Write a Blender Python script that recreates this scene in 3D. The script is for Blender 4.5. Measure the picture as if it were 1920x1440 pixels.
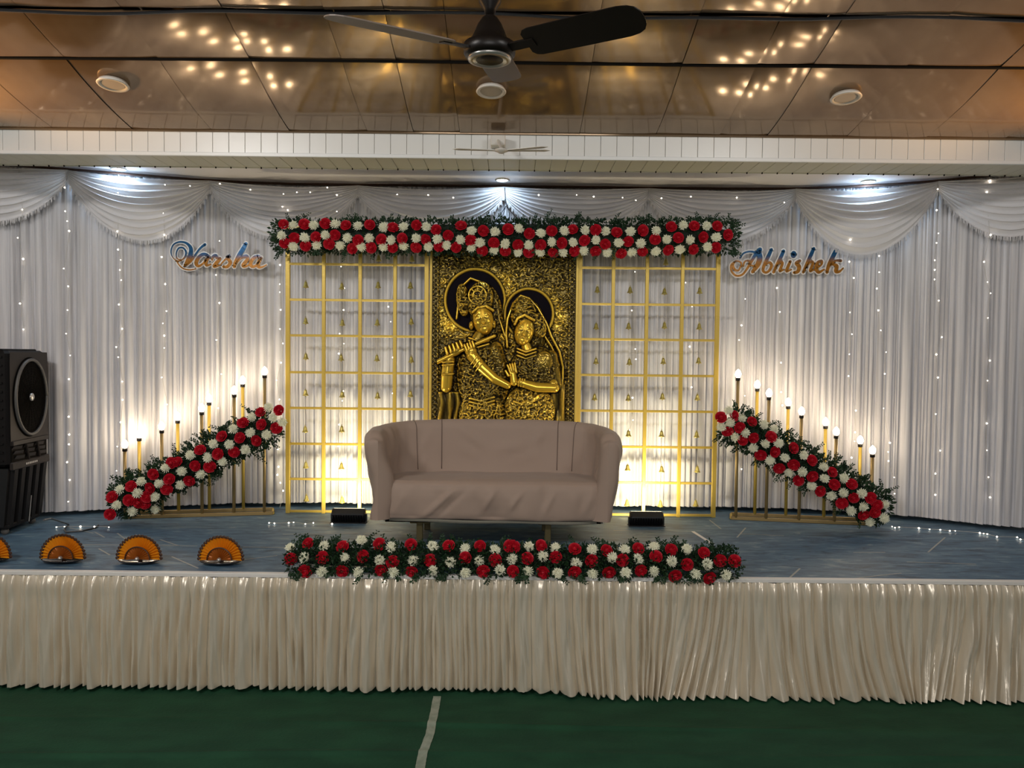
import bpy, math, random
import numpy as np
from mathutils import Vector, Matrix, Euler
C = bpy.context.scene.collection
PI = math.pi
rnd = random.Random(7)
rng = np.random.default_rng(11)
for o in list(bpy.data.objects): bpy.data.objects.remove(o)

# ------------------------------------------------------------------ camera
EYE = Vector((0, 0, 2.06)); F = 1440.0
PITCH = math.atan(53/1440.0); ROLL = math.radians(0.6)
ST = 0.71                                                            # stage top height
_f = Vector((0, math.cos(PITCH), -math.sin(PITCH)))
_r = Vector((1, 0, 0)); _u = Vector((0, math.sin(PITCH), math.cos(PITCH)))
RR = _r*math.cos(ROLL) + _u*math.sin(ROLL); UU = -_r*math.sin(ROLL) + _u*math.cos(ROLL)
cam = bpy.data.cameras.new('camera'); camo = bpy.data.objects.new('camera', cam); C.objects.link(camo)
cam.sensor_width = 36; cam.lens = 36*F/1920; cam.clip_start = 0.05
camo.matrix_world = Matrix(((RR.x, UU.x, -_f.x, EYE.x), (RR.y, UU.y, -_f.y, EYE.y), (RR.z, UU.z, -_f.z, EYE.z), (0, 0, 0, 1)))
bpy.context.scene.camera = camo

def ray(px, py): return RR*(px-960) - UU*(py-720) + _f*F
def P(px, py, Y):
    d = ray(px, py); return EYE + d*(Y/d.y)
def Pz(px, py, z):
    d = ray(px, py); return EYE + d*((z-EYE.z)/d.z)

# ------------------------------------------------------------------ world, lights, exposure
sc = bpy.context.scene
w = bpy.data.worlds.new('world'); sc.world = w; w.use_nodes = True
w.node_tree.nodes['Background'].inputs[0].default_value = (0.02, 0.02, 0.022, 1)
w.node_tree.nodes['Background'].inputs[1].default_value = 1.0
sc.view_settings.view_transform = 'Standard'; sc.view_settings.look = 'None'
sc.view_settings.gamma = 1; sc.view_settings.use_curve_mapping = False
sc.view_settings.exposure = 0.38
def light(kind, name, loc, power, color, size=0.1, size_y=None, aim=None, spread=None):
    l = bpy.data.lights.new(name, kind); l.energy = power; l.color = color
    if kind == 'AREA':
        l.size = size
        if size_y: l.shape = 'RECTANGLE'; l.size_y = size_y
        if spread: l.spread = math.radians(spread)
    else: l.shadow_soft_size = size
    o = bpy.data.objects.new(name, l); C.objects.link(o); o.location = loc
    if aim is not None: o.rotation_euler = (Vector(aim)-Vector(loc)).to_track_quat('-Z', 'Y').to_euler()
    return o
# the hall's ceiling lights (beside the camera)
light('AREA', 'hall_and_fill_light', (-3.2, 1.2, 4.2), 62, (1, .975, .945), .9, 0.3, aim=(-1.0, 5.2, 0.6))
light('AREA', 'hall_and_fill_light', (2.6, 1.0, 4.2), 34, (1, .975, .945), .9, 0.3, aim=(1.2, 5.2, 0.6))
light('AREA', 'hall_and_fill_light', (0, -2.5, 3.1), 80, (1, .975, .95), 3.2, 1.2, aim=(0, 5.5, 2.6))  # soft fill added behind the camera, set low to light the swags
# warm wall lamps high at both sides of the hall
for sx_, pw_ in ((-1, 170), (1, 170)):
    l_ = light('SPOT', 'wall_lamp_light', (sx_*4.15, 4.75, 3.15), pw_, (1, .52, .17), 0.06, aim=(sx_*3.3, 4.6, 3.80)); l_.data.spot_size = math.radians(95); l_.data.spot_blend = 1
POWER_DOWN = 4.2; POWER_MID = 1.4; POWER_FLOOD = 9; E_BULB = 36; E_FAIRY = 8

# ------------------------------------------------------------------ noise
def _h(ix, iy, s):
    n = (ix.astype(np.int64)*374761393 + iy.astype(np.int64)*668265263 + s*1274126177) & 0xffffffff
    n = ((n ^ (n >> 13))*1274126177) & 0xffffffff
    n = n ^ (n >> 16)
    return (n & 0xffff)/65535.0
def vn(x, y, s=0):
    x = np.asarray(x, float); y = np.asarray(y, float)
    ix = np.floor(x).astype(int); iy = np.floor(y).astype(int); fx = x-ix; fy = y-iy
    fx = fx*fx*(3-2*fx); fy = fy*fy*(3-2*fy)
    a = _h(ix, iy, s); b = _h(ix+1, iy, s); c = _h(ix, iy+1, s); d = _h(ix+1, iy+1, s)
    return (a+(b-a)*fx)*(1-fy) + (c+(d-c)*fx)*fy

# ------------------------------------------------------------------ materials
def newmat(name):
    m = bpy.data.materials.new(name); m.use_nodes = True
    nt = m.node_tree; b = nt.nodes['Principled BSDF']
    return m, nt, b
def mat(name, col, rough=.5, metal=0., spec=.5, bump=None, var=None, coat=0, sheen=0, trans=0, coords='Object'):
    """bump=(scale, strength, stretch xyz); var=(scale, second colour, stretch xyz)"""
    m, nt, b = newmat(name); N = nt.nodes; L = nt.links
    b.inputs['Base Color'].default_value = (*col, 1); b.inputs['Roughness'].default_value = rough
    b.inputs['Metallic'].default_value = metal; b.inputs['Specular IOR Level'].default_value = spec
    b.inputs['Coat Weight'].default_value = coat; b.inputs['Sheen Weight'].default_value = sheen
    b.inputs['Transmission Weight'].default_value = trans
    def tex(scale, stretch):
        tc = N.new('ShaderNodeTexCoord'); mp = N.new('ShaderNodeMapping'); no = N.new('ShaderNodeTexNoise')
        mp.inputs['Scale'].default_value = stretch; no.inputs['Scale'].default_value = scale; no.inputs['Detail'].default_value = 4
        L.new(tc.outputs[coords], mp.inputs[0]); L.new(mp.outputs[0], no.inputs['Vector']); return no
    if var:
        no = tex(var[0], var[2] if len(var) > 2 else (1, 1, 1)); r = N.new('ShaderNodeValToRGB')
        r.color_ramp.elements[0].position = .38; r.color_ramp.elements[1].position = .64
        r.color_ramp.elements[0].color = (*col, 1); r.color_ramp.elements[1].color = (*var[1], 1)
        L.new(no.outputs[0], r.inputs[0]); L.new(r.outputs[0], b.inputs['Base Color'])
    if bump:
        no = tex(bump[0], bump[2] if len(bump) > 2 else (1, 1, 1)); bp = N.new('ShaderNodeBump')
        bp.inputs['Strength'].default_value = bump[1]; bp.inputs['Distance'].default_value = 0.01
        L.new(no.outputs[0], bp.inputs['Height']); L.new(bp.outputs[0], b.inputs['Normal'])
    return m
def emis(name, col, s, sample=True):
    m, nt, b = newmat(name)
    b.inputs['Base Color'].default_value = (.8, .8, .8, 1)
    b.inputs['Emission Color'].default_value = (*col, 1); b.inputs['Emission Strength'].default_value = s
    if not sample: m.cycles.emission_sampling = 'NONE'
    return m
def attrmat(name, attr, rough, metal, bump=None, spec=.5):
    m = mat(name, (.5, .5, .5), rough, metal, spec, bump=bump)
    a = m.node_tree.nodes.new('ShaderNodeAttribute'); a.attribute_name = attr
    m.node_tree.links.new(a.outputs['Color'], m.node_tree.nodes['Principled BSDF'].inputs['Base Color'])
    return m
M = {}
M['wall'] = mat('wall_paint', (.55, .53, .48), .8)
M['green'] = mat('green_carpet', (.008, .046, .022), .75, spec=.25, bump=(60, .25), var=(3, (.011, .062, .029), (1, 2.5, 1)))
M['tape'] = mat('tape', (.30, .33, .27), .4, bump=(30, .3), var=(20, (.2, .25, .19)))
M['ceil_brown'] = mat('brown_laminate', (.225, .155, .094), .10, metal=.5, spec=.6, bump=(3, .022, (1.0, 1.6, 1)), var=(3, (.285, .205, .128), (1, .5, 1)))
M['pvc'] = mat('white_pvc', (.74, .74, .70), .3, spec=.5, var=(1.2, (.68, .70, .70)))
M['pvc_soffit'] = mat('cream_pvc', (.58, .57, .45), .35)
M['ceil_in'] = mat('gloss_white_ceiling', (.93, .88, .86), .35, spec=.4)
M['trimw'] = mat('white_trim', (.75, .77, .76), .35)
M['black'] = mat('black_plastic', (.012, .012, .013), .38, bump=(80, .1))
M['dark'] = mat('dark_gap', (.005, .004, .003), .8, spec=.1)
M['cloth'] = mat('white_sheer_cloth', (.72, .715, .74), .75, spec=.15, sheen=.1, var=(7, (.49, .485, .505), (5, 5, .10)))
M['swag'] = mat('white_swag_cloth', (.71, .70, .715), .65, spec=.2, sheen=.1)
M['satin'] = mat('ivory_satin', (.76, .68, .55), .27, metal=.34, spec=.8, bump=(26, .5, (1, 1, .07)))
M['white_band'] = mat('white_band', (.72, .70, .66), .6)
M['gold_bar'] = mat('gold_paint', (.62, .43, .075), .38, metal=.35, spec=.6, bump=(60, .1))
M['gold_bell'] = mat('bell_gold', (.50, .41, .11), .3, metal=.55)
M['gold_dull_shaded'] = mat('dull_shaded_gold', (.36, .25, .10), .38, metal=.4)
M['thread'] = mat('thread', (.62, .58, .5), .8)
M['taupe'] = mat('taupe_cover', (.36, .268, .212), .6, spec=.3, sheen=.1, bump=(3.5, .45, (1, 1, 1)))
M['taupe_seam'] = mat('taupe_seam', (.17, .12, .095), .7)
M['underlay'] = mat('underlay', (.30, .28, .22), .7)
M['legm'] = mat('olive_metal', (.16, .13, .06), .35, metal=.6)
M['red'] = mat('rose_red', (.56, .008, .024), .5, spec=.35, var=(30, (.40, .004, .014)))
M['cream'] = mat('chrysanthemum_cream', (.88, .86, .70), .6, spec=.3, var=(30, (.76, .77, .56)))
M['leaf'] = mat('leaf_green', (.010, .030, .012), .5, spec=.25, var=(12, (.022, .055, .022)))
M['foam'] = mat('dark_foam', (.008, .018, .010), .9)
M['amber'] = mat('amber_foil', (.88, .38, .02), .22, metal=.45, spec=.7, coat=.4)
M['amber_dark'] = mat('copper_foil', (.42, .13, .02), .25, metal=.45, spec=.6, coat=.3)
M['brown_rim'] = mat('dark_brown_rim', (.05, .018, .008), .4)
M['dish'] = mat('black_dish', (.02, .014, .012), .18, coat=.5)
M['grille'] = mat('grey_ring', (.10, .095, .088), .45)
M['cooler'] = mat('cooler_charcoal', (.009, .008, .008), .5, spec=.2, bump=(120, .08))
M['cooler_tan'] = mat('cooler_brown_grey', (.026, .021, .019), .5, spec=.25)
M['silver'] = mat('silver', (.6, .58, .55), .3, metal=.7)
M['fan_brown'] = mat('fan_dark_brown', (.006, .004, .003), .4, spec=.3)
M['fan_lit'] = mat('fan_lit_brown', (.20, .15, .12), .45)
M['fan_white'] = mat('fan_white', (.62, .60, .55), .4)
M['halo_black'] = mat('halo_black', (.009, .007, .010), .55)
M['lampoff'] = mat('lamp_diffuser_off', (.48, .43, .36), .4)
M['lampon'] = emis('lamp_diffuser_on', (.86, .93, 1), 22, False)
M['bulb'] = emis('warm_bulb', (1, .80, .55), E_BULB)
M['fairy'] = emis('fairy_bulb', (1, .86, .68), E_FAIRY, False)
M['floodglass'] = emis('flood_lens', (1, .86, .55), 6, False)
M['wire_white'] = mat('clear_wire', (.5, .48, .44), .5)
M['backing'] = mat('white_acrylic', (.93, .91, .88), .3)

# ------------------------------------------------------------------ object helpers
ORG = {}
def tag(o, label=None, cat=None, group=None, kind=None):
    if label: o['label'] = label
    if cat: o['category'] = cat
    if group: o['group'] = group
    if kind: o['kind'] = kind
    return o
def thing(name, label, cat, loc, group=None):
    o = bpy.data.objects.new(name, None); C.objects.link(o); o.location = loc; o.empty_display_size = .1
    ORG[o] = Vector(loc); return tag(o, label, cat, group)
def link(name, me, parent=None, org=None):
    o = bpy.data.objects.new(name, me); C.objects.link(o)
    if parent is not None:
        o.parent = parent; ORG[o] = ORG[parent]
    else:
        ORG[o] = Vector(org) if org is not None else Vector((0, 0, 0)); o.location = ORG[o]
    return o
class MB:
    def __init__(s): s.v = []; s.f = []
    def add(s, v, f):
        n = len(s.v); s.v += [tuple(p) for p in v]; s.f += [tuple(i+n for i in q) for q in f]; return s
    def box(s, lo, hi, M4=None, bev=0.0):
        x0, y0, z0 = lo; x1, y1, z1 = hi
        v = []; 
        if bev <= 0:
            v = [(x0,y0,z0),(x1,y0,z0),(x1,y1,z0),(x0,y1,z0),(x0,y0,z1),(x1,y0,z1),(x1,y1,z1),(x0,y1,z1)]
            f = [(0,3,2,1),(4,5,6,7),(0,1,5,4),(1,2,6,5),(2,3,7,6),(3,0,4,7)]
        else:
            b = bev; f = []
            rings = [(z0, b), (z0+b, 0), (z1-b, 0), (z1, b)]
            for z, i in rings:
                c = b if i == 0 else b*1.6
                X0, X1, Y0, Y1 = x0+i, x1-i, y0+i, y1-i
                c = min(b, (X1-X0)*.4, (Y1-Y0)*.4)
                v += [(X0+c,Y0,z),(X1-c,Y0,z),(X1,Y0+c,z),(X1,Y1-c,z),(X1-c,Y1,z),(X0+c,Y1,z),(X0,Y1-c,z),(X0,Y0+c,z)]
            for k in range(3):
                for j in range(8):
                    a = k*8+j; bb = k*8+(j+1) % 8; f.append((a, bb, bb+8, a+8))
            f.append(tuple(reversed(range(8)))); f.append(tuple(range(24, 32)))
        if M4 is not None: v = [tuple(M4 @ Vector(p)) for p in v]
        return s.add(v, f)
    def tube(s, pts, r, n=8, caps=True):
        pts = [Vector(p) for p in pts]; rr = r if hasattr(r, '__len__') else [r]*len(pts)
        v = []; f = []; up = None
        for i, p in enumerate(pts):
            t = (pts[min(i+1, len(pts)-1)] - pts[max(i-1, 0)]).normalized()
            if up is None: up = Vector((0, 0, 1)) if abs(t.z) < .9 else Vector((0, 1, 0))
            a = t.cross(up).normalized(); b = a.cross(t).normalized(); up = b
            for k in range(n):
                q = 2*PI*k/n; v.append(p + a*(rr[i]*math.cos(q)) + b*(rr[i]*math.sin(q)))
        for i in range(len(pts)-1):
            for k in range(n):
                f.append((i*n+k, i*n+(k+1) % n, (i+1)*n+(k+1) % n, (i+1)*n+k))
        if caps:
            f.append(tuple(reversed(range(n)))); m = (len(pts)-1)*n; f.append(tuple(range(m, m+n)))
        return s.add(v, f)
    def lathe(s, prof, n=16, M4=None):
        """prof: (radius, z) list"""
        v = []; f = []
        for r, z in prof:
            for k in range(n):
                q = 2*PI*k/n; v.append((r*math.cos(q), r*math.sin(q), z))
        for i in range(len(prof)-1):
            for k in range(n): f.append((i*n+k, i*n+(k+1) % n, (i+1)*n+(k+1) % n, (i+1)*n+k))
        if prof[0][0] > 1e-4: f.append(tuple(reversed(range(n))))
        if prof[-1][0] > 1e-4: m = (len(prof)-1)*n; f.append(tuple(range(m, m+n)))
        if M4 is not None: v = [tuple(M4 @ Vector(p)) for p in v]
        return s.add(v, f)
    def mesh(s, name, m, smooth=False, org=Vector((0, 0, 0))):
        me = bpy.data.meshes.new(name)
        me.from_pydata([(a-org.x, b-org.y, c-org.z) for a, b, c in s.v], [], s.f)
        me.validate(); me.materials.append(m)
        if smooth: me.polygons.foreach_set('use_smooth', [True]*len(me.polygons))
        me.update(); return me
    def build(s, name, m, parent=None, smooth=False, org=None):
        o_ = ORG[parent] if parent is not None else (Vector(org) if org is not None else Vector((0, 0, 0)))
        return link(name, s.mesh(name, m, smooth, o_), parent, org)
def grid(name, V, m, parent=None, smooth=True, org=None, colors=None, closed=False, two_sided_thick=None):
    """V: (ny, nx, 3) world positions"""
    ny, nx = V.shape[:2]
    o_ = ORG[parent] if parent is not None else (Vector(org) if org is not None else Vector((0, 0, 0)))
    idx = np.arange(ny*nx).reshape(ny, nx)
    if closed: a = idx[:-1, :]; b = np.roll(idx, -1, 1)[:-1, :]; c = np.roll(idx, -1, 1)[1:, :]; d = idx[1:, :]
    else: a = idx[:-1, :-1]; b = idx[:-1, 1:]; c = idx[1:, 1:]; d = idx[1:, :-1]
    q = np.stack([a, b, c, d], -1).reshape(-1, 4)
    return npmesh(name, V.reshape(-1, 3), q, m, parent, smooth, org, colors)
def npmesh(name, V, q, m, parent=None, smooth=True, org=None, colors=None):
    o_ = ORG[parent] if parent is not None else (Vector(org) if org is not None else Vector((0, 0, 0)))
    me = bpy.data.meshes.new(name); V = np.asarray(V, float) - np.array(o_)
    n = q.shape[1]
    me.vertices.add(len(V)); me.vertices.foreach_set('co', V.astype(np.float32).ravel())
    me.loops.add(q.size); me.loops.foreach_set('vertex_index', q.astype(np.int32).ravel())
    me.polygons.add(len(q)); me.polygons.foreach_set('loop_start', np.arange(0, q.size, n, dtype=np.int32))
    me.polygons.foreach_set('loop_total', np.full(len(q), n, dtype=np.int32))
    me.materials.append(m); me.update(calc_edges=True)
    me.polygons.foreach_set('use_smooth', [smooth]*len(q))
    if colors is not None:
        ca = me.color_attributes.new('paint', 'FLOAT_COLOR', 'POINT')
        ca.data.foreach_set('color', np.concatenate([colors, np.ones((len(colors), 1))], 1).astype(np.float32).ravel())
    me.validate(); return link(name, me, parent, org)
def structure(o): o['kind'] = 'structure'; return o
def rot_to(d):   # rotation matrix taking +Z to d
    return Vector(d).normalized().to_track_quat('Z', 'Y').to_matrix().to_4x4()

# ================================================================== THE ROOM
XW = 5.25
# floor with soft ridges in the laid cloth
xs = np.linspace(-XW, XW, 120); ys = np.concatenate([np.linspace(-6, 3, 40), np.linspace(3.02, 4.7, 170), np.linspace(4.75, 7.2, 12)])
X, Y = np.meshgrid(xs, ys)
def floor_h(X, Y):
    Z = .006*vn(X*.35+3, Y*5, 3)**2 + .003*vn(X*1.5, Y*2, 4)
    for yc, sl, ph in ((3.55, .02, 0), (3.9, .015, 2), (4.22, -.01, 4), (3.25, .0, 1)):
        d = Y-(yc+sl*X+.02*np.sin(X*1.3+ph)); Z = Z+.016*np.exp(-(d/.022)**2)*np.clip(vn(X*.8+ph, Y*0, 9)*2-.5, 0, 1)
    return Z
Z = floor_h(X, Y)
floor = structure(grid('floor', np.stack([X, Y, Z-.01], -1), M['green']))
pts = [Pz(820, 1303, .004), Pz(814, 1335, .004), Pz(806, 1375, .004), Pz(793, 1410, .004), Pz(786, 1445, .004), Pz(770, 1500, .004)]
V = []
for i in range(61):
    f = i/60*(len(pts)-1); j = min(int(f), len(pts)-2); p = pts[j]+(pts[j+1]-pts[j])*(f-j); zz = float(floor_h(p.x, p.y))-.006
    V.append([(p.x-.024+rnd.uniform(-.001, .001), p.y, zz), (p.x+.024+rnd.uniform(-.001, .001), p.y, zz)])
V = np.array(V); 
tp = MB()
for i in range(len(V)-1):
    a, b = V[i]; c, d = V[i+1]
    tp.add([a, b, d, c, a+np.array([0, 0, -.003]), b+np.array([0, 0, -.003]), d+np.array([0, 0, -.003]), c+np.array([0, 0, -.003])], [(0, 3, 2, 1), (4, 5, 6, 7), (0, 1, 5, 4), (2, 3, 7, 6), (1, 2, 6, 5), (3, 0, 4, 7)])
tag(tp.build('floor_tape', M['tape'], org=pts[2]), 'pale worn tape strip running down the green floor cloth', 'tape')
structure(MB().box((-XW-.1, -6, 0), (-XW, 7.2, 4.7)).build('wall_left', M['wall']))
structure(MB().box((XW, -6, 0), (XW+.1, 7.2, 4.7)).build('wall_right', M['wall']))
structure(MB().box((-XW, 7.1, 0), (XW, 7.2, 4.7)).build('wall_back', M['wall']))
structure(MB().box((-XW, -6.1, 0), (XW, -6, 4.7)).build('wall_front', M['wall']))

# main hall ceiling: brown glossy sheets in rows that rise towards the hall
rows_c = [(5.4, 4.585, 1.54, .12, .13), (4.585, 4.163, 1.7241, .19, .13), (4.163, 3.2, 1.8274, .14, .15), (3.2, 1.6, 2.1013, .10, .05), (1.6, -1.0, 2.389, .03, 0), (-1.0, -3.5, 2.467, 0, 0), (-3.5, -6.0, 2.467, 0, 0)]
def rowh(r, Y):      # height above the eye inside a row: every row of sheet sags a little
    y0, y1, h, a, b = rows_c[r]; d = y0-Y; return h+a*d+b*d*d
prof = [(q[0], q[2]) for q in rows_c]+[(-6.0, 2.467)]
ceil = bpy.data.objects.new('ceiling', None); C.objects.link(ceil); ORG[ceil] = Vector((0, 0, 4)); ceil.location = (0, 0, 4); structure(ceil)
sm = MB()
for (y0, h0), (y1, h1) in zip(prof[:-1], prof[1:]): sm.add([(-XW, y0, h0+2.13), (XW, y0, h0+2.13), (XW, y1, h1+2.13), (-XW, y1, h1+2.13)], [(0, 1, 2, 3)])
sm.build('ceiling_backing', M['ceil_brown'], ceil)
seams = [-5.25, -4.9, -4.3, -3.75, -3.2, -2.65, -2.1, -1.56, -1.02, -.70, -.38, .45, .98, 1.42, 1.75, 2.3, 2.85, 3.4, 3.95, 4.5, 5.25]
for r in range(len(prof)-1):
    (y0, h0), (y1, h1) = prof[r], prof[r+1]
    gap = .012
    for k in range(len(seams)-1):
        x0, x1 = seams[k]+.0015, seams[k+1]-.0015
        nx, ny = (7, 15) if r < 4 else (3, 3)
        u = np.linspace(0, 1, nx); v = np.linspace(0, 1, ny); U, VV = np.meshgrid(u, v)
        t = gap/abs(y1-y0)
        Yp = y0+(y1-y0)*(t+(1-2*t)*VV); Hp = rowh(r, Yp)
        Zp = 2.06+Hp + .0030*(vn(x0+U*1.5+k*7, VV*1.5+r*5, 21)-.5) + .0025*rnd.uniform(-1, 1)*(U-.5) + .003*rnd.uniform(-1, 1)*(VV-.5)
        Zp += .0025*(1-np.minimum(1, np.minimum(U, 1-U)*8))*(k % 2)
        grid('ceiling_panel', np.stack([x0+(x1-x0)*U, Yp, Zp], -1), M['ceil_brown'], ceil)

def cable(name, pts, r, m, label, n=6, cat='cable', parent=None):
    o = MB().tube(pts, r, n).build(name, m, parent, org=None if parent else pts[0])
    if label: tag(o, label, cat)
    return o
def hz(Yv):
    for r in range(len(rows_c)):
        if rows_c[r][1] <= Yv <= rows_c[r][0]: return 2.06+rowh(r, Yv)
    return 3.6
cp = []
for i in range(60):
    x = -4.9+9.8*i/59; y = 4.163+.012*math.sin(x*2.1)+.01*math.sin(x*5); cp.append((x, y, hz(y)-.010-.006*abs(math.sin(x*1.7))))
cable('ceiling_joint_line', cp, .0085, M['black'], 'black cable sagging along the ceiling joint through the dark ceiling fan')
cp = [(x, 4.585+.006*math.sin(x*1.3), hz(4.58)-.004) for x in np.linspace(-5, 5, 50)]
cable('ceiling_joint_line', cp, .0085, M['dark'], 'dark straight strip added for the ceiling joint gap nearer the white plank fascia')  # dark tube drawn in place of the gap between ceiling rows

# stage header: planked fascia, soffit, inner ceiling
fz0, fz1 = 3.436, 3.60
tr = bpy.data.objects.new('trim_1', None); C.objects.link(tr); tr.location = (0, 5.4, fz0); ORG[tr] = Vector((0, 5.4, fz0)); structure(tr)
pk = .1125; x = -XW
pme = MB().box((.0012, 0, 0), (pk-.0012, .02, fz1-fz0), bev=.002).mesh('fascia_plank', M['pvc'])
sme = MB().box((.0012, 0, 0), (pk-.0012, .335, .012), bev=.002).mesh('soffit_plank', M['pvc_soffit'])
while x < XW-pk:
    o = link('fascia_plank', pme, tr); o.location = (x, rnd.uniform(-.0008, .0008), 0)
    o = link('soffit_plank', sme, tr); o.location = (x, .02, 0)
    x += pk
MB().box((-XW, 5.421, fz0+.012), (XW, 5.43, fz1+.6)).build('fascia_backing', M['dark'], tr)
MB().box((-XW, 5.383, fz0-.012), (XW, 5.405, fz0+.014), bev=.003).build('corner_moulding', M['trimw'], tr)
MB().box((-XW, 5.385, fz1-.008), (XW, 5.40, fz1+.006), bev=.003).build('top_moulding', M['ceil_brown'], tr)
MB().box((-XW, 5.75, fz0-.004), (XW, 5.765, fz0+.12)).build('soffit_edge', M['pvc_soffit'], tr)
nm = MB()
for i in range(92): nm.box((-XW+i*pk-.004, 5.745, fz0-.010), (-XW+i*pk+.004, 5.752, fz0+.004))
tag(nm.build('clip', M['dark'], tr), kind='stuff')
ZI = 3.545
structure(MB().box((-XW, 5.765, ZI), (XW, 7.1, ZI+.02)).build('ceiling_stage', M['ceil_in']))

# lamps in the ceilings
def downlight(name, p, nrm, r, mdiff, label, group):
    t = thing(name, label, 'light', p, group)
    R = Matrix.Translation(p) @ rot_to(nrm)
    MB().lathe([(r*.9, -.012), (r*.97, 0), (r*1.02, .006), (r*.96, .012), (r*.78, .010), (r*.76, .004)], 28, R).build('rim', M['fan_white'], t, True)
    MB().lathe([(r*.76, .002), (r*.70, .006), (0.0001, .006)], 28, R).build('diffuser', mdiff, t)
    return t
for px, py, lab in ((212, 153, 'unlit round ceiling downlight in brown ceiling, above the left half of the stage'),
                    (921, 166, 'unlit round ceiling downlight in brown ceiling, just below the dark fan'),
                    (1586, 178, 'unlit round ceiling downlight in brown ceiling, above the right half of the stage')):
    Yd = 4.8
    for _ in range(30): Yd = .5*Yd+.5*rowh(0, Yd)*ray(px, py).y/ray(px, py).z
    p = P(px, py, Yd)
    downlight('ceiling_downlight', p-Vector((0, 0, .014)), (0, -.13, -1), .092, M['lampoff'], lab, 'unlit downlights in the brown ceiling')
for X_, Y_, lab, pw in ((-3.21, 6.29, 'lit round downlight in the white stage ceiling, above the left swag it whitens', POWER_DOWN),
                    (-.1, 6.54, 'lit small round downlight in the white stage ceiling, above the flower garland', POWER_MID),
                    (2.95, 6.46, 'lit round downlight in the white stage ceiling, above the right swag it whitens', POWER_DOWN)):
    r = .095 if pw > 6 else .062
    downlight('stage_downlight', Vector((X_, Y_, ZI)), (0, 0, -1), r, M['lampon'], lab, 'lit downlights in the stage ceiling')
    light('AREA', 'downlight_glow', (X_, Y_, ZI-.016), pw, (.50, .74, 1), r*1.3, aim=(X_, Y_+.02, 0)).data.shape = 'DISK'

# ================================================================== STAGE
YS = 4.66
m, nt, b = newmat('slate_blue_carpet'); N = nt.nodes; L = nt.links
tc = N.new('ShaderNodeTexCoord'); mp = N.new('ShaderNodeMapping'); mp.inputs['Scale'].default_value = (1, 3.2, 1)
n1 = N.new('ShaderNodeTexNoise'); n1.inputs['Scale'].default_value = 4.2; n1.inputs['Detail'].default_value = 7; n1.inputs['Roughness'].default_value = .68; n1.inputs['Distortion'].default_value = .8
r = N.new('ShaderNodeValToRGB'); e = r.color_ramp.elements
e[0].position = .33; e[0].color = (.026, .046, .072, 1); e[1].position = .66; e[1].color = (.19, .25, .28, 1)
k = e.new(.47); k.color = (.060, .12, .19, 1); k = e.new(.56); k.color = (.08, .155, .225, 1)
L.new(tc.outputs['Object'], mp.inputs[0]); L.new(mp.outputs[0], n1.inputs['Vector']); L.new(n1.outputs[0], r.inputs[0]); L.new(r.outputs[0], b.inputs['Base Color'])
b.inputs['Roughness'].default_value = .55; M['carpet'] = m
M['carpet_line'] = mat('carpet_line', (.32, .33, .31), .6)
stage = structure(MB().box((-XW, YS+.02, 0), (XW, 7.1, ST-.012)).build('stage_platform', M['dark']))
MB().box((-XW, YS+.012, ST-.012), (XW, 7.1, ST)).build('carpet', M['carpet'], stage)
ln = MB()
def floorline(a, b2, wd=.006):
    p = Pz(a[0], a[1], ST); q = Pz(b2[0], b2[1], ST); d = (q-p).normalized(); nn = Vector((-d.y, d.x, 0))*wd
    zz = Vector((0, 0, .0015)); ln.add([p-nn+zz, q-nn+zz, q+nn+zz, p+nn+zz], [(0, 1, 2, 3)])
for a, b2 in (((178, 998), (196, 1008)), ((185, 1029), (206, 1041)), ((300, 1012), (336, 1024)), ((322, 1044), (372, 1066)), ((140, 1021), (370, 1024)),
              ((455, 1026), (540, 1027)), ((1478, 1086), (1500, 1066)), ((1390, 1001), (1470, 1005)), ((1740, 1036), (1772, 1008)), ((1600, 1036), (1660, 1036)),
              ((1382, 1008), (1398, 990)), ((1330, 975), (1352, 992)), ((1700, 1054), (1830, 1058)), ((455, 1050), (520, 1042)), ((530, 1002), (700, 1000)), ((220, 1000), (236, 1012)), ((1600, 1085), (1690, 1075)),
              ((130, 990), (175, 1000)), ((1150, 995), (1240, 996))):
    floorline(a, b2)
tag(ln.build('carpet_lines', M['carpet_line'], stage), kind='stuff')
a = Pz(1299, 997, ST); b2 = Pz(1337, 1021, ST); d = (b2-a).normalized(); nn = Vector((-d.y, d.x, 0))*.013
tpe = MB().add([a-nn, b2-nn, b2+nn, a+nn]+[q+Vector((0, 0, .003)) for q in (a-nn, b2-nn, b2+nn, a+nn)], [(4, 5, 6, 7), (3, 2, 1, 0), (0, 1, 5, 4), (1, 2, 6, 5), (2, 3, 7, 6), (3, 0, 4, 7)])
tag(tpe.build('stage_tape', M['white_band'], org=a), 'short white tape strip on blue stage carpet behind the floor flowers', 'tape')

def pleats(width, wmin, wmax, per, seed, power=.6):
    """columns of a pleated cloth: positions 0..width and depth 0..1 (1 = crest)"""
    rg = random.Random(seed); x = 0; xs = []; ds = []; ws = []
    while x < width:
        wv = rg.uniform(wmin, wmax) if rg.random() < .75 else rg.uniform(wmax, wmax*1.8)
        wv = min(wv, width-x+1e-6) if width-x-wv > wmin else width-x
        amp = min(1.0, wv/wmax)*rg.uniform(.55, 1)
        for k in range(per):
            t = k/per; xs.append(x+wv*t); ds.append(amp*math.sin(PI*t)**power); ws.append(wv)
        x += wv
    xs.append(width); ds.append(0); return np.array(xs), np.array(ds)

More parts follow.
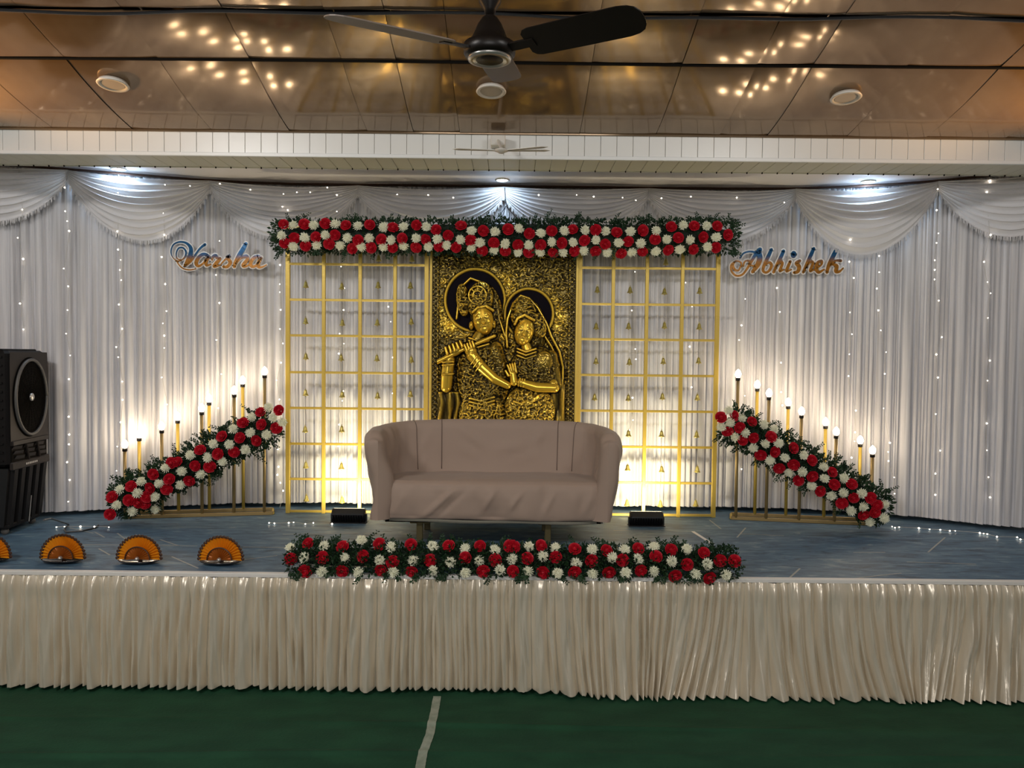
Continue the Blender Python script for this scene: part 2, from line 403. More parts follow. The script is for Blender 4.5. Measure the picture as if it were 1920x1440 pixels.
# skirt of the stage
sk = thing('stage_skirt', 'pleated ivory satin skirt hanging along the front of the stage', 'skirt', (0, YS, 0))
W_ = 2*4.3; xs, ds = pleats(W_, .026, .062, 14, 5, .85)
nz = 26; v = np.linspace(0, 1, nz)[:, None]
Xc = xs[None, :]-4.3; D_ = ds[None, :]
drift = .02*(vn(Xc*3, v*1.2, 31)-.5) * v
right = np.clip((Xc-.1)/.5, 0, 1)
lean = right*(.09*np.sin(Xc*3.6+.6)*v**2.2 + .03*np.sin(Xc*9)*v**2)
XX = Xc+drift*2+lean+0*v
amp = .026+.064*v**.4+right*.02*v**2
YY = YS-.006-amp*D_-.024*(vn(Xc*42+v*3, v*2.2, 8)-.5)-.022*(vn(Xc*85-v*4, v*1.5, 18)-.5)*v**.4-right*.05*v**3
YY = YY - .010*np.exp(-((v-.10)/.06)**2)*vn(Xc*20, v*3, 12)
hem = .012+.010*vn(Xc*6, v*0, 14)*(1-right)-.006*right
ZZ = ST-.018+(hem-(ST-.018))*v - .0*XX
grid('skirt_cloth', np.stack([XX, YY, ZZ], -1), M['satin'], sk)
MB().box((-4.3, YS-.014, ST-.022), (4.3, YS+.03, ST+.003), bev=.003).build('top_band', M['white_band'], sk)

# ================================================================== BACKDROP CURTAINS
_cx = np.array([-5.6, -4.545, -4.07, -3.61, -3.21, -2.775, -2.32, -1.9, 1.9, 2.45, 2.91, 3.29, 3.475, 3.76, 4.01, 4.38, 5.0, 5.6])
_cy = np.array([5.9, 6.08, 6.16, 6.30, 6.45, 6.60, 6.71, 6.76, 6.76, 6.73, 6.62, 6.48, 6.38, 6.20, 6.06, 5.93, 5.75, 5.6])
_gx = np.linspace(-5.6, 5.6, 1121); _gy = np.interp(_gx, _cx, _cy); _kk = np.exp(-np.linspace(-2, 2, 41)**2); _kk /= _kk.sum()
_gy = np.convolve(np.pad(_gy, 20, 'edge'), _kk, 'valid')
def cpath(x): return np.interp(x, _gx, _gy)
def onc(px, py, off=.07):
    Yv = 6.6
    for _ in range(8):
        p = P(px, py, Yv); Yv = float(cpath(p.x))-off
    return P(px, py, Yv)
peaks_px = [-140, 130, 395, 672, 945, 1215, 1490, 1757, 2030]
PX = [onc(p, 350, .05).x for p in peaks_px]
where = ['behind the tall black air cooler', 'left of the left flower slope, under the brightly lit left swag', 'behind the left flower slope and the blue and gold V sign',
         'behind the left gold lattice', 'behind the right gold lattice beside the relief', 'behind the right lattice edge and upper right flower slope', 'behind the right candle stand, under the brightly lit right swag', 'at the far right edge, beyond the right flower slope']
for i in range(8):
    x0, x1 = PX[i], PX[i+1]; wd = x1-x0
    xs, ds = pleats(wd, .014, .050, 7, 40+i, .5)
    v = np.linspace(0, 1, 12)[:, None]; Xc = x0+xs[None, :]
    amp = .012+.044*(.4+.6*v)
    wob = .012*(vn(Xc*4, v*1.5+i, 50)-.5)
    Xv = Xc+wob*v; Yv = cpath(Xc)-amp*ds[None, :]-.01*(vn(Xc*2.2, v*.7, 52+i)-.5) + .0*v
    Zv = 3.52+(ST+.035-3.52)*v + .008*(vn(Xc*5, v*0, 60)-.5)*v
    t = thing('backdrop_curtain', 'white pleated stage curtain '+where[i], 'curtain', ((x0+x1)/2, float(cpath((x0+x1)/2)), ST), 'white backdrop curtains')
    grid('curtain_cloth', np.stack([Xv, Yv, Zv], -1), M['cloth'], t)
swl = ['far left swag above the black air cooler', 'left swag whitened by the downlight, between cooler and V sign', 'swag ending behind the left end of the top garland', 'swag behind the left half of the top garland',
       'swag behind the garland just right of the hanging wires', 'swag behind the right end of the top garland', 'right swag whitened by the downlight, right of the A sign', 'far right swag nearest the right edge']
Ds = [.43, .52, .46, .42, .42, .45, .56, .47]
for i in range(8):
    x0, x1 = PX[i], PX[i+1]; t = thing('curtain_swag', 'white draped '+swl[i], 'curtain', ((x0+x1)/2, float(cpath((x0+x1)/2))-.06, 3.3), 'white swags along the curtain top')
    nu, nv = 49, 110; U, Vv = np.meshgrid(np.linspace(0, 1, nu), np.linspace(0, 1, nv))
    sh = (1-(2*U-1)**2); sh = sh**.9
    skew = .04*math.sin(i*2.3)
    e_ = .085
    zoff = e_*Vv + (Ds[i]-e_)*Vv**1.15*sh*(1+skew*(U-.5)) + .035*sh*(1-Vv)
    nf = 8+(i % 3)
    ph = nf*Vv + .5*vn(U*2.5+i*3, Vv*4, 70+i)
    prof_ = np.abs(np.sin(PI*ph))**.7
    pin = .3+.7*np.minimum(1, sh*1.4)
    out = .018+.07*sh*np.sin(PI*np.clip(.15+.75*Vv, 0, 1)) + .030*prof_*pin + .006*vn(U*9, Vv*14, 80+i)
    zoff = zoff + .013*np.sin(2*PI*ph)*pin
    Xs = x0+(x1-x0)*U; Ys = cpath(Xs)-.045-out; Zs = 3.518-zoff*1.02
    grid('swag_cloth', np.stack([Xs, Ys, Zs], -1), M['swag'], t)
    fr = MB()                                                        # fringe
    nfr = 170
    for k in range(nfr):
        u = (k+.5)/nfr; xx = x0+(x1-x0)*u; j = min(nu-1, int(u*(nu-1)+.5))
        zb = Zs[-1, j]+.006; yb = Ys[-1, j]-.002+rnd.uniform(-.003, .003); l_ = .038+rnd.uniform(-.008, .008); dx = rnd.uniform(-.004, .004); hw = .0026
        fr.add([(xx-hw, yb, zb), (xx+hw, yb, zb), (xx+hw*.7+dx, yb-.002, zb-l_), (xx-hw*.7+dx, yb-.002, zb-l_), (xx, yb+.003, zb), (xx+dx, yb+.001, zb-l_)], [(0, 1, 2, 3), (1, 4, 5, 2), (4, 0, 3, 5)])
    tag(fr.build('fringe', M['swag'], t), kind='stuff')
rp = [(x, float(cpath(x))-.06, 3.524) for x in np.linspace(-4.6, 4.6, 70)]
cable('curtain_rod', rp, .010, M['brown_rim'], 'dark curtain rod curving along the top of the white drapes', 8, 'rod')

# ================================================================== GOLD LATTICES AND BELLS
YG = 6.46
def lattice(vp, hp, label):
    t = thing('lattice_frame', label, 'lattice', (P(vp[2], 900, YG).x, YG, ST))
    vx = [P(p, 720, YG).x for p in vp]; xm = (vp[0]+vp[-1])/2
    hzs = [P(xm, p, YG).z for p in hp]; top = hzs[0]+.30; hzs[-1] = ST+.016
    for i, x in enumerate(vx):
        b = .018 if i in (0, 4) else .0145; MB().box((x-b, YG-.0125, ST), (x+b, YG+.0125, top), bev=.002).build('vertical_bar', M['gold_bar'], t)
    for z in [top]+hzs:
        MB().box((vx[0]-.012, YG-.009, z-.010), (vx[-1]+.012, YG+.009, z+.010), bev=.002).build('horizontal_bar', M['gold_bar'], t)
    return vx, [top]+hzs
LV, LH = lattice([540, 607, 675, 740, 799], [496, 563, 630, 699, 766, 833, 899, 966], 'gold square-tube lattice frame hung with bells, left of the relief')
RV, RH = lattice([1085, 1147, 1210, 1276, 1342], [503, 571, 637, 704, 771, 838, 905, 969], 'gold square-tube lattice frame hung with bells, right of the relief')
bell_me = MB().lathe([(.0001, .060), (.006, .060), (.012, .054), (.016, .040), (.019, .022), (.026, .008), (.031, 0), (.026, .001), (.0001, .012)], 14).mesh('bell', M['gold_bell'], True)
clap_me = MB().lathe([(.0001, -.012), (.005, -.009), (.006, -.004), (.003, .004), (.002, .02)], 8).mesh('clapper', M['gold_bell'], True)
loop_me = MB().tube([(.007*math.cos(a), 0, .066+.007*math.sin(a)) for a in np.linspace(-PI/2, 1.5*PI, 11)], .0018, 5).mesh('ring', M['gold_bell'])
rows = ['top row', 'second row', 'third row', 'fourth row', 'fifth row', 'sixth row', 'seventh row', 'bottom row']
colsL = ['outer column', 'second column from outside', 'third column from outside', 'column beside the relief']
colsR = colsL[::-1]
for side, VX, HH, cols in (('left', LV, LH, colsL), ('right', RV, RH, colsR)):
    for c in range(4):
        for r_ in range(8):
            if r_ == 0 and (side, c) not in (('left', 2), ('left', 3), ('right', 2)): continue
            if side == 'left' and c >= 2 and r_ >= 5: continue
            if side == 'right' and c == 0 and r_ >= 5: continue
            x = (VX[c]+VX[c+1])/2+rnd.uniform(-.007, .007); zt = HH[r_]; zb = (HH[r_]+HH[r_+1])/2-.055+rnd.uniform(-.012, .012)
            if r_ == 0: zb = HH[1]+.03
            t = thing('bell', 'small gold bell hanging in the %s lattice, %s, %s' % (side, rows[r_], cols[c]), 'bell', (x, YG, zb), 'gold bells in the lattices')
            t.rotation_euler.z = rnd.uniform(0, 3); t.scale = (.85, .85, .85)
            for nm_, me in (('bell_body', bell_me), ('clapper', clap_me), ('ring', loop_me)): link(nm_, me, t)
            MB().tube([(x, YG, zb+.07), (x, YG, zt-.008)], .0012, 4).build('string', M['thread'], t)

# ================================================================== RELIEF PANEL
YR = 6.45
def relief():
    K = 1213/320.0
    pl = P(780+120/K, 640, YR); pr = P(780+1125/K, 640, YR); sx = (pr.x-pl.x)/1005.0
    ztop = P(944, 440+90/K, YR).z; z0 = P(944, 440+700/K, YR).z
    t = thing('relief_panel', 'tall antique gold relief panel of a haloed couple with a flute, behind the sofa', 'relief', ((pl.x+pr.x)/2, YR, ST))
    xs = np.arange(120, 1126, 3.0); ys = np.concatenate([np.arange(90, 1340, 3.0), np.arange(1340, 700+(z0-ST)/sx, 14.0), [700+(z0-ST)/sx]])
    X, Y = np.meshgrid(xs, ys)
    XW_ = X+26*(vn(X/38, Y/38, 61)-.5)+12*(vn(X/15, Y/17, 62)-.5); YW_ = Y+26*(vn(X/37, Y/39, 63)-.5)+12*(vn(X/16, Y/14, 64)-.5)
    U1 = XW_*.83+YW_*.56; V1 = -XW_*.56+YW_*.83
    orn = np.abs(vn(U1/11, V1/10, 1)-.5)*2; orn2 = np.abs(vn(U1/24+5, V1/20, 2)-.5)*2; worm = np.clip(1-3.4*np.abs(.5*vn(U1/15, V1/26, 3)+.5*vn(XW_/24, YW_/14, 4)-.5), 0, 1)
    tex = worm*.6+orn*.4
    H = 9*tex+8*orn2; ID = np.zeros(X.shape, int); PT = .20+.36*tex+.25*(vn(X/120, Y/110, 5)-.4)    # paint 0 dark .. 1 gold
    B = np.full(X.shape, 0.)                                                             # base brightness
    def ell(cx, cy, a, b, ang=0):
        q = math.radians(ang); dx = X-cx; dy = Y-cy; u = (dx*math.cos(q)+dy*math.sin(q))/a; w_ = (-dx*math.sin(q)+dy*math.cos(q))/b
        return np.sqrt(u*u+w_*w_)
    def put(mask, h, pid, paint):
        nonlocal H, ID, PT
        mm = mask & (h > H) if pid != 9 else mask
        H = np.where(mm, h, H); ID = np.where(mm, pid, ID); PT = np.where(mm, paint, PT)
    def dome(cx, cy, a, b, ang, base, hgt, pid, paint, p=.5, te=0):
        d = ell(cx, cy, a, b, ang); h = base+hgt*np.clip(1-d*d, 0, 1)**p + te*tex
        put(d < 1, h, pid, paint)
    def cap(x1, y1, r1, x2, y2, r2, base, pid, paint, flat=1., te=0, base2=None):
        dx, dy = x2-x1, y2-y1; L2 = dx*dx+dy*dy; tt = np.clip(((X-x1)*dx+(Y-y1)*dy)/L2, 0, 1)
        dd = np.hypot(X-(x1+tt*dx), Y-(y1+tt*dy)); rr = r1+(r2-r1)*tt; bb = base+((base2 if base2 is not None else base)-base)*tt
        h = bb+flat*np.sqrt(np.clip(rr*rr-dd*dd, 0, None))+te*tex
        put(dd < rr, h, pid, paint)
    def poly(pts, r, base, pid, paint, flat=1., te=0):
        for i in range(len(pts)-1):
            a, b = pts[i], pts[i+1]; cap(a[0], a[1], r, b[0], b[1], r, base, pid, paint, flat, te)
    # gold brush haze round the halos
    for cx, cy, rr in ((415, 470, 225), (800, 570, 185)):
        d = np.hypot(X-cx, Y-cy); PT = PT+.35*np.exp(-((d-rr-25)/30)**2)*(vn(X/60, Y/50, 6))
    for cx, cy, a_, rg in ((650, 330, 35, 60), (1010, 590, 70, 60), (620, 720, 40, 60), (240, 650, 60, 40)):
        PT = PT+.4*np.exp(-ell(cx, cy, a_, rg)**2)
    # halos: recessed black discs with a raised ring
    for cx, cy, rr, pid in ((418, 470, 205, 1), (800, 562, 165, 2)):
        d = np.hypot(X-cx, (Y-cy)*.96)
        m_ = d < rr; H = np.where(m_, 2, H); ID = np.where(m_, pid, ID); PT = np.where(m_, -1, PT)
        m_ = (d >= rr-4) & (d < rr+16); H = np.where(m_, 8+12*np.sqrt(np.clip(1-((d-rr-6)/10)**2, 0, 1)), H); ID = np.where(m_, pid, ID); PT = np.where(m_, .5, PT)
    # side draperies
    fold = .5+.5*np.sin(X/9+1.6*np.sin(Y/110)+3*vn(X/40, Y/120, 66))+.25*(vn(X/9, Y/60, 67)-.5)
    for x0, x1, y0 in ((150, 350, 1120), (940, 1060, 1060)):
        m_ = (X > x0) & (X < x1) & (Y > y0); put(m_, 26+11*fold, 3 if x0 < 500 else 4, .2+.42*fold)
    # veils / dark cloth of both bodies
    cl = .16+.30*tex
    dome(500, 560, 115, 215, -8, 10, 30, 3, cl, te=10)
    dome(800, 640, 120, 200, -14, 8, 30, 4, cl, te=10)
    dome(480, 1010, 185, 300, -4, 14, 62, 3, .14+.42*tex, te=16)
    dome(480, 1290, 170, 190, 0, 14, 60, 3, .35+.4*tex, te=18)
    dome(850, 960, 180, 170, 8, 14, 66, 4, .16+.32*tex, te=14)
    dome(810, 1250, 185, 190, 0, 14, 60, 4, .38+.42*tex, te=18)
    m_ = (Y > 1330) & (X > 300) & (X < 960); put(m_, 55+16*fold+10*tex, 3, .3+.35*fold)
    dome(900, 905, 70, 80, 20, 60, 26, 4, .50+.15*orn2, te=4)                       # her shoulder cloth
    cap(960, 860, 45, 1000, 1060, 45, 18, 4, .34+.2*fold)                            # her upper arm
    cap(560, 820, 60, 610, 1000, 50, 20, 3, .25+.3*tex, te=10)                       # his upper arm cloth
    for i, yy in enumerate((1120, 1145, 1170)): poly([(390, yy+40), (470, yy+60), (560, yy+30)], 8, 70, 3, .6)
    poly([(700, 1180), (760, 1200), (830, 1180), (870, 1140)], 9, 72, 4, .75); dome(790, 1190, 50, 26, 0, 66, 14, 4, .7, te=8)
    cap(450, 1190, 38, 470, 1330, 30, -20, 3, .05, flat=.1)
    # crowns and hair
    hair = .20+.42*worm
    dome(455, 470, 95, 130, 8, 26, 46, 3, hair, te=16); dome(335, 470, 48, 115, -6, 16, 34, 3, hair, te=20)
    dome(330, 420, 28, 40, 0, 44, 22, 3, .45, te=8)
    dome(762, 570, 92, 125, -6, 22, 44, 4, hair, te=16); dome(860, 640, 60, 100, -20, 20, 34, 4, hair, te=16)
    dome(735, 545, 40, 60, -5, 52, 24, 4, .58, te=8)
    for rr in (30, 62):                                                               # rosette crown
        q = np.linspace(0, 2*PI, 19); poly([(438+rr*math.cos(a), 440+rr*math.sin(a)) for a in q], 5, 72, 3, .62)
    for a in np.linspace(0, 2*PI, 9): cap(438+30*math.cos(a), 440+30*math.sin(a), 4, 438+60*math.cos(a), 440+60*math.sin(a), 4, 72, 3, .62)
    # necks
    cap(468, 690, 34, 440, 745, 42, 30, 3, .62); cap(775, 770, 30, 790, 815, 38, 34, 4, .95)
    for yy in (745, 765, 790): poly([(380, yy-8), (440, yy+14), (520, yy-10)], 7, 70, 3, .55)
    for yy in (815, 838, 862): poly([(720, yy-6), (780, yy+18), (850, yy-6)], 7, 74, 4, .45)
    # faces
    def face(cx, cy, a, b, ang, base, pid):
        q = math.radians(ang); c_, s_ = math.cos(q), math.sin(q)
        def T(u, w_): return cx+u*c_-w_*s_, cy+u*s_+w_*c_
        dome(cx, cy, a, b, ang, base, 46, pid, 1.0, p=.42)
        dome(*T(0, b*.62), a*.5, b*.34, ang, base+16, 32, pid, 1.0)
        cap(*T(0, -b*.18), a*.12, *T(0, b*.18), a*.20, base+36, pid, 1.0, base2=base+46)                # nose
        for sg in (-1, 1):
            dome(*T(sg*a*.52, b*.20), a*.30, b*.22, ang, base+22, 20, pid, 1.0)                         # cheek
            dome(*T(sg*a*.42, -b*.13), a*.26, b*.095, ang, base+40, 7, pid, .82)                        # eyelid
            e1 = T(sg*a*.16, -b*.30); e2 = T(sg*a*.45, -b*.40); e3 = T(sg*a*.72, -b*.27)
            poly([e1, e2, e3], 4.5, base+40, pid, .6)
            f1 = T(sg*a*.18, -b*.08); f2 = T(sg*a*.42, -b*.02); f3 = T(sg*a*.66, -b*.09)
            for p, q2 in ((f1, f2), (f2, f3)): cap(*p, 3.4, *q2, 3.4, base+46, pid, .12, flat=.4)
        l1, l2, l3 = T(-a*.26, b*.42), T(0, b*.40), T(a*.26, b*.42)
        poly([l1, l2, l3], 5.5, base+44, pid, .92); poly([T(-a*.18, b*.50), T(a*.18, b*.50)], 6, base+42, pid, .95)
        cap(*T(-a*.28, b*.455), 2.6, *T(a*.28, b*.455), 2.6, base+50, pid, .2, flat=.2)
    face(478, 608, 72, 108, -10, 48, 3); face(768, 690, 66, 100, 12, 46, 4)
    poly([(405, 560), (440, 528), (500, 515), (548, 545)], 9, 84, 3, .55, te=6); poly([(700, 640), (720, 596), (770, 575), (835, 610)], 9, 82, 4, .55, te=6)
    dome(395, 650, 16, 30, 0, 50, 24, 3, .7); dome(556, 640, 12, 28, 0, 46, 22, 3, .6)   # earrings
    # veil edges
    poly([(290, 600), (300, 500), (320, 380), (385, 318), (450, 340), (520, 400), (575, 490), (590, 600), (625, 700), (650, 760)], 7, 30, 3, .42)
    poly([(650, 800), (640, 700), (650, 600), (690, 490), (740, 436), (800, 455), (860, 520), (920, 620), (960, 720), (1020, 830), (1045, 940), (1040, 1080)], 8, 30, 4, .45)
    poly([(900, 700), (960, 790), (1000, 870)], 7, 30, 4, .4)
    # flute and arms
    cap(560, 722, 11, 350, 815, 14, 78, 5, .75); cap(350, 815, 14, 148, 915, 17, 78, 5, .9)
    cap(240, 890, 40, 228, 1000, 42, 50, 3, .85); cap(228, 1000, 42, 222, 1085, 38, 50, 3, .95)                     # his right forearm
    for yy in (905, 925, 990): cap(200, yy+6, 6, 275, yy, 6, 92, 3, .5)
    dome(288, 830, 56, 34, -28, 70, 26, 3, .75)
    for k_ in range(5): cap(232+k_*26, 850-k_*13, 10, 220+k_*25, 806-k_*11, 8, 96, 3, .8)                             # fingers on the flute
    dome(395, 830, 44, 40, 30, 74, 30, 3, .85)
    for k_ in range(4): cap(368+k_*17, 826-k_*9, 9, 352+k_*18, 786-k_*8, 7, 100, 3, .85)
    cap(405, 860, 42, 470, 940, 40, 66, 3, .88); cap(470, 940, 40, 560, 1020, 36, 66, 3, .95); cap(560, 1020, 36, 655, 1068, 26, 66, 3, 1.)
    for k_ in range(3): cap(440+k_*18, 868+k_*22, 5, 398+k_*18, 922+k_*22, 5, 104, 3, .6)
    cap(985, 1082, 34, 860, 1078, 36, 64, 4, 1.); cap(860, 1078, 36, 740, 1045, 28, 64, 4, .95); dome(975, 1060, 36, 44, 0, 50, 36, 4, .85)
    for k_ in range(3): cap(742+k_*16, 1018+k_*3, 6, 730+k_*16, 1070+k_*3, 6, 88, 4, .7)
    cap(700, 1045, 28, 690, 985, 24, 70, 4, .9)                                                                       # joined hands
    for k_ in range(4): cap(676+k_*13, 985-k_*3, 9, 652+k_*17, 925-k_*5, 7, 82-k_*5, 4, .85)
    cap(660, 1000, 10, 640, 965, 8, 84, 4, .85)
    # border strips
    for x0, x1 in ((120, 160), (1082, 1126)):
        m_ = (X >= x0) & (X <= x1); st = .5+.5*np.sin(Y/5.2)*np.sin(X/6.0)
        H = np.where(m_, 14+8*st*tex, H); ID = np.where(m_, 6, ID); PT = np.where(m_, .12+.35*st*tex+.1*(np.abs(X-(x0+x1)/2) > 15), PT)
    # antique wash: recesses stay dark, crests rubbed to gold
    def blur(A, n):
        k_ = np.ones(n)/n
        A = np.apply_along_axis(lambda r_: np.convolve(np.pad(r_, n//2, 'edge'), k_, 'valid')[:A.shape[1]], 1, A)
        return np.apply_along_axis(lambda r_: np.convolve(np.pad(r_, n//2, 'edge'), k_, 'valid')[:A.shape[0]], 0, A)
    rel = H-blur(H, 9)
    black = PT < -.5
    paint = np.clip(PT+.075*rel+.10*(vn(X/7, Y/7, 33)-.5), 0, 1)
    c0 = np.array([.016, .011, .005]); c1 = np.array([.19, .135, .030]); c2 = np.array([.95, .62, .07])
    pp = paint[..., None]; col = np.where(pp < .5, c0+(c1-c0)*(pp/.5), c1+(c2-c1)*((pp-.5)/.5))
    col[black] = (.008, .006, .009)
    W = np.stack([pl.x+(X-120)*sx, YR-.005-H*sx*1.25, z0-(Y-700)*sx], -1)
    ny, nx = X.shape; idx = np.arange(ny*nx).reshape(ny, nx)
    Q = np.stack([idx[:-1, :-1], idx[:-1, 1:], idx[1:, 1:], idx[1:, :-1]], -1); ids = ID[:-1, :-1]
    names = {0: 'relief_background', 1: 'halo', 2: 'halo', 3: 'carved_figure', 4: 'carved_figure', 5: 'carved_flute', 6: 'border'}
    labs = {3: 'carved figure playing the flute', 4: 'carved veiled figure with joined hands'}
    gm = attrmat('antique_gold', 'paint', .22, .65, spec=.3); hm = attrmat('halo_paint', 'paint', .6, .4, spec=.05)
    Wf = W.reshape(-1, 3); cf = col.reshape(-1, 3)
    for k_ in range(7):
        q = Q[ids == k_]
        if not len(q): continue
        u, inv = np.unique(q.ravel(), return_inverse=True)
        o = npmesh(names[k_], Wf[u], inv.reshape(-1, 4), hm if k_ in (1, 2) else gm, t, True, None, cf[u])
        if k_ in labs: o['label'] = labs[k_]
    zt = W[0, 0, 2]
    MB().box((pl.x-.005, YR-.003, ST), (pr.x+.005, YR+.03, zt+.005)).build('backing_board', M['brown_rim'], t)
    for xx in (pl.x-.016, pr.x+.016): MB().box((xx-.011, YR-.03, ST), (xx+.011, YR+.02, zt+.01), bev=.003).build('frame_rail', M['gold_bar'], t)
relief()

# ================================================================== FLOWERS
def rose_mesh(seed):
    rg = random.Random(seed); mb = MB()
    mb.lathe([(.0001, -.5), (.3, -.42), (.5, -.1), (.45, .15), (.25, .42), (.0001, .5)], 8)
    for ring, (n, r0, r1, zb, zt, wd) in enumerate(((6, .5, 1.12, -.35, .12, .60), (5, .42, .86, -.1, .42, .5), (5, .25, .56, .1, .66, .36), (3, .1, .28, .3, .80, .24))):
        for k in range(n):
            a = 2*PI*(k+.5*(ring % 2))/n+rg.uniform(-.2, .2); V = []; 
            for j, (f, g) in enumerate(((0, 0), (.55, .75), (1, 1))):
                for s in (-1, 0, 1):
                    rr = r0+(r1-r0)*g*(1+.06*rg.uniform(-1, 1))-(.06*abs(s)); zz = zb+(zt-zb)*f-(.08*abs(s) if j == 2 else 0)+(-.10 if j == 2 else 0)*(1-ring/3)
                    w2 = wd*(.6, 1, .75)[j]*s; V.append((rr*math.cos(a)-w2*math.sin(a), rr*math.sin(a)+w2*math.cos(a), zz))
            mb.add(V, [(0, 1, 4, 3), (1, 2, 5, 4), (3, 4, 7, 6), (4, 5, 8, 7)])
    return mb.mesh('rose', M['red'], True)
def mum_mesh(seed):
    rg = random.Random(seed); mb = MB()
    mb.lathe([(.0001, -.5), (.35, -.35), (.48, 0), (.38, .3), (.0001, .42)], 8)
    n = 64; ga = PI*(3-5**.5)
    for k in range(n):
        z = 1-1.45*(k+.5)/n; rr = math.sqrt(max(0, 1-z*z)); a = ga*k; d = Vector((rr*math.cos(a), rr*math.sin(a), z))
        L_ = rg.uniform(.78, 1.18); side = d.cross(Vector((0, 0, 1))).normalized() if rr > .05 else Vector((1, 0, 0)); w2 = .10
        up = side.cross(d); p0 = d*.35; p1 = d*(.75*L_)+up*-.03; p2 = d*L_+up*.10; p2.z *= .85
        mb.add([p0-side*.05, p0+side*.05, p1+side*w2, p1-side*w2, p2], [(0, 1, 2, 3), (3, 2, 4)])
    return mb.mesh('chrysanthemum', M['cream'], False)
ROSE = [rose_mesh(i) for i in range(4)]; MUM = [mum_mesh(i) for i in range(3)]
for me in ROSE: me.name = 'rose'
def flower(t, kind, p, r, n=(0, -1, .15)):
    me = rnd.choice(ROSE if kind == 'R' else MUM)
    o = link('rose' if kind == 'R' else 'chrysanthemum', me, t); o.location = Vector(p)-ORG[t]
    d = Vector(n)+Vector((rnd.uniform(-.28, .28), rnd.uniform(-.1, .1), rnd.uniform(-.28, .28)))
    q = d.normalized().to_track_quat('Z', 'Y').to_matrix() @ Matrix.Rotation(rnd.uniform(0, 6.28), 3, 'Z')
    o.rotation_euler = q.to_euler(); o.scale = (r, r, r)*1 if False else (r*rnd.uniform(.93, 1.07), r*rnd.uniform(.93, 1.07), r)
    return o
def leaves(t, n, sampler, lmin=.022, lmax=.042):
    """sampler() -> point, outward direction"""
    V = np.zeros((n, 5, 3)); 
    for i in range(n):
        p, d = sampler(); d = Vector(d)+Vector((rnd.gauss(0, .5), rnd.gauss(0, .5), rnd.gauss(0, .5))); d.normalize()
        L_ = rnd.uniform(lmin, lmax); s = d.cross(Vector((rnd.gauss(0, 1), rnd.gauss(0, 1), rnd.gauss(0, 1)))).normalized()*L_*.26; nn = s.cross(d).normalized()*L_*.12
        p = Vector(p); V[i] = [p, p+d*L_*.5+s+nn, p+d*L_, p+d*L_*.5-s+nn, p+d*L_*.5-nn*.2]
    b_ = np.arange(n)[:, None]*5
    tri = np.concatenate([b_+[0, 1, 4], b_+[1, 2, 4], b_+[2, 3, 4], b_+[3, 0, 4]])
    o = npmesh('foliage', V.reshape(-1, 3), tri, M['leaf'], t, False); tag(o, kind='stuff'); return o
def sprigs(t, n, base_sampler, length=(.06, .11)):
    mb = MB()
    for _ in range(n):
        p, d = base_sampler(); p = Vector(p); d = Vector(d).normalized(); L_ = rnd.uniform(*length); bend = Vector((rnd.gauss(0, .3), rnd.gauss(0, .3), rnd.gauss(0, .15)))
        pts = [p+d*L_*f+bend*L_*f*f for f in (0, .33, .66, 1)]; mb.tube(pts, [.0022, .002, .0015, .0008], 4)
        for f in np.linspace(.25, 1, 7):
            q = p+d*L_*f+bend*L_*f*f
            for sg in (-1, 1):
                s = (d.cross(Vector((0, 1, 0))).normalized()*sg+d*.6+Vector((rnd.gauss(0, .25), rnd.gauss(0, .4), rnd.gauss(0, .25)))).normalized(); l2 = rnd.uniform(.018, .028)*(1.15-.4*f)
                c = s.cross(Vector((rnd.gauss(0, .4), 1, rnd.gauss(0, .4)))).normalized()*l2*.30
                mb.add([q, q+s*l2*.55+c, q+s*l2, q+s*l2*.55-c], [(0, 1, 2), (0, 2, 3)])
    tag(mb.build('sprigs', M['leaf'], t), kind='stuff')
def plist(s): 
    out = []
    for tok in s.split():
        k, a = tok[0], tok[1:].split(','); out.append((k, float(a[0]), float(a[1])))
    return out
def conv(lst, ox, oy, k): return [(a, ox+b/k, oy+c/k) for a, b, c in lst]

# ---- top garland
TG = conv(plist('R133,125 W207,135 R295,125 W367,135 R458,120 W537,125 R617,133 W715,140 R805,130 W913,150 R988,150 W1072,150 R1172,133 W1250,145 R1325,168 R1422,215 R1520,135 W1603,180 R1697,178 W1787,185 R1890,165 '
 'W118,215 R217,235 W297,230 R383,228 W461,212 R535,212 W632,235 R715,252 W803,237 R897,247 W972,250 R1060,238 W1170,235 R1243,247 W1335,242 W1515,248 R1597,255 W1668,268 R1778,275 W1865,280 '
 'R140,275 W210,298 R305,295 W392,290 R487,282 W575,295 R668,318 W740,303 R815,310 W913,305 R985,310 W1072,298 R1168,310 W1268,303 R1350,300 W1407,292 R1482,308 W1600,310 R1687,335 W1780,330 R1868,340'), 500, 390, 4.174)
TG += conv(plist('W55,160 R137,200 W225,195 R310,178 W410,178 R475,165 W573,172 R655,170 W733,180 R820,188 W927,182 R1027,175 W1130,178 R1248,145 W1340,133 R1427,138 W1525,140 R1608,140 '
 'R48,290 W130,290 R225,290 W312,265 R392,275 W477,270 R568,253 W658,250 R732,285 W835,273 R910,262 W1007,275 R1120,245 W1213,245 R1303,232 W1395,250 R1500,228 W1600,230 R1693,210 '
 'W50,345 R133,345 W220,345 R322,352 W398,350 R490,338 W562,332 R655,340 W747,348 R855,358 W940,345 R1022,342 W1127,340 R1225,330 W1312,322 R1422,325 W1530,305 R1597,310'), 960, 390, 4.174)
YT = 6.26
a = P(525, 443, YT); b2 = P(1370, 443, YT)
tg = thing('flower_garland', 'long horizontal garland of red roses and cream chrysanthemums along the top of the lattices', 'garland', ((a+b2)/2), 'red and cream flower garlands')
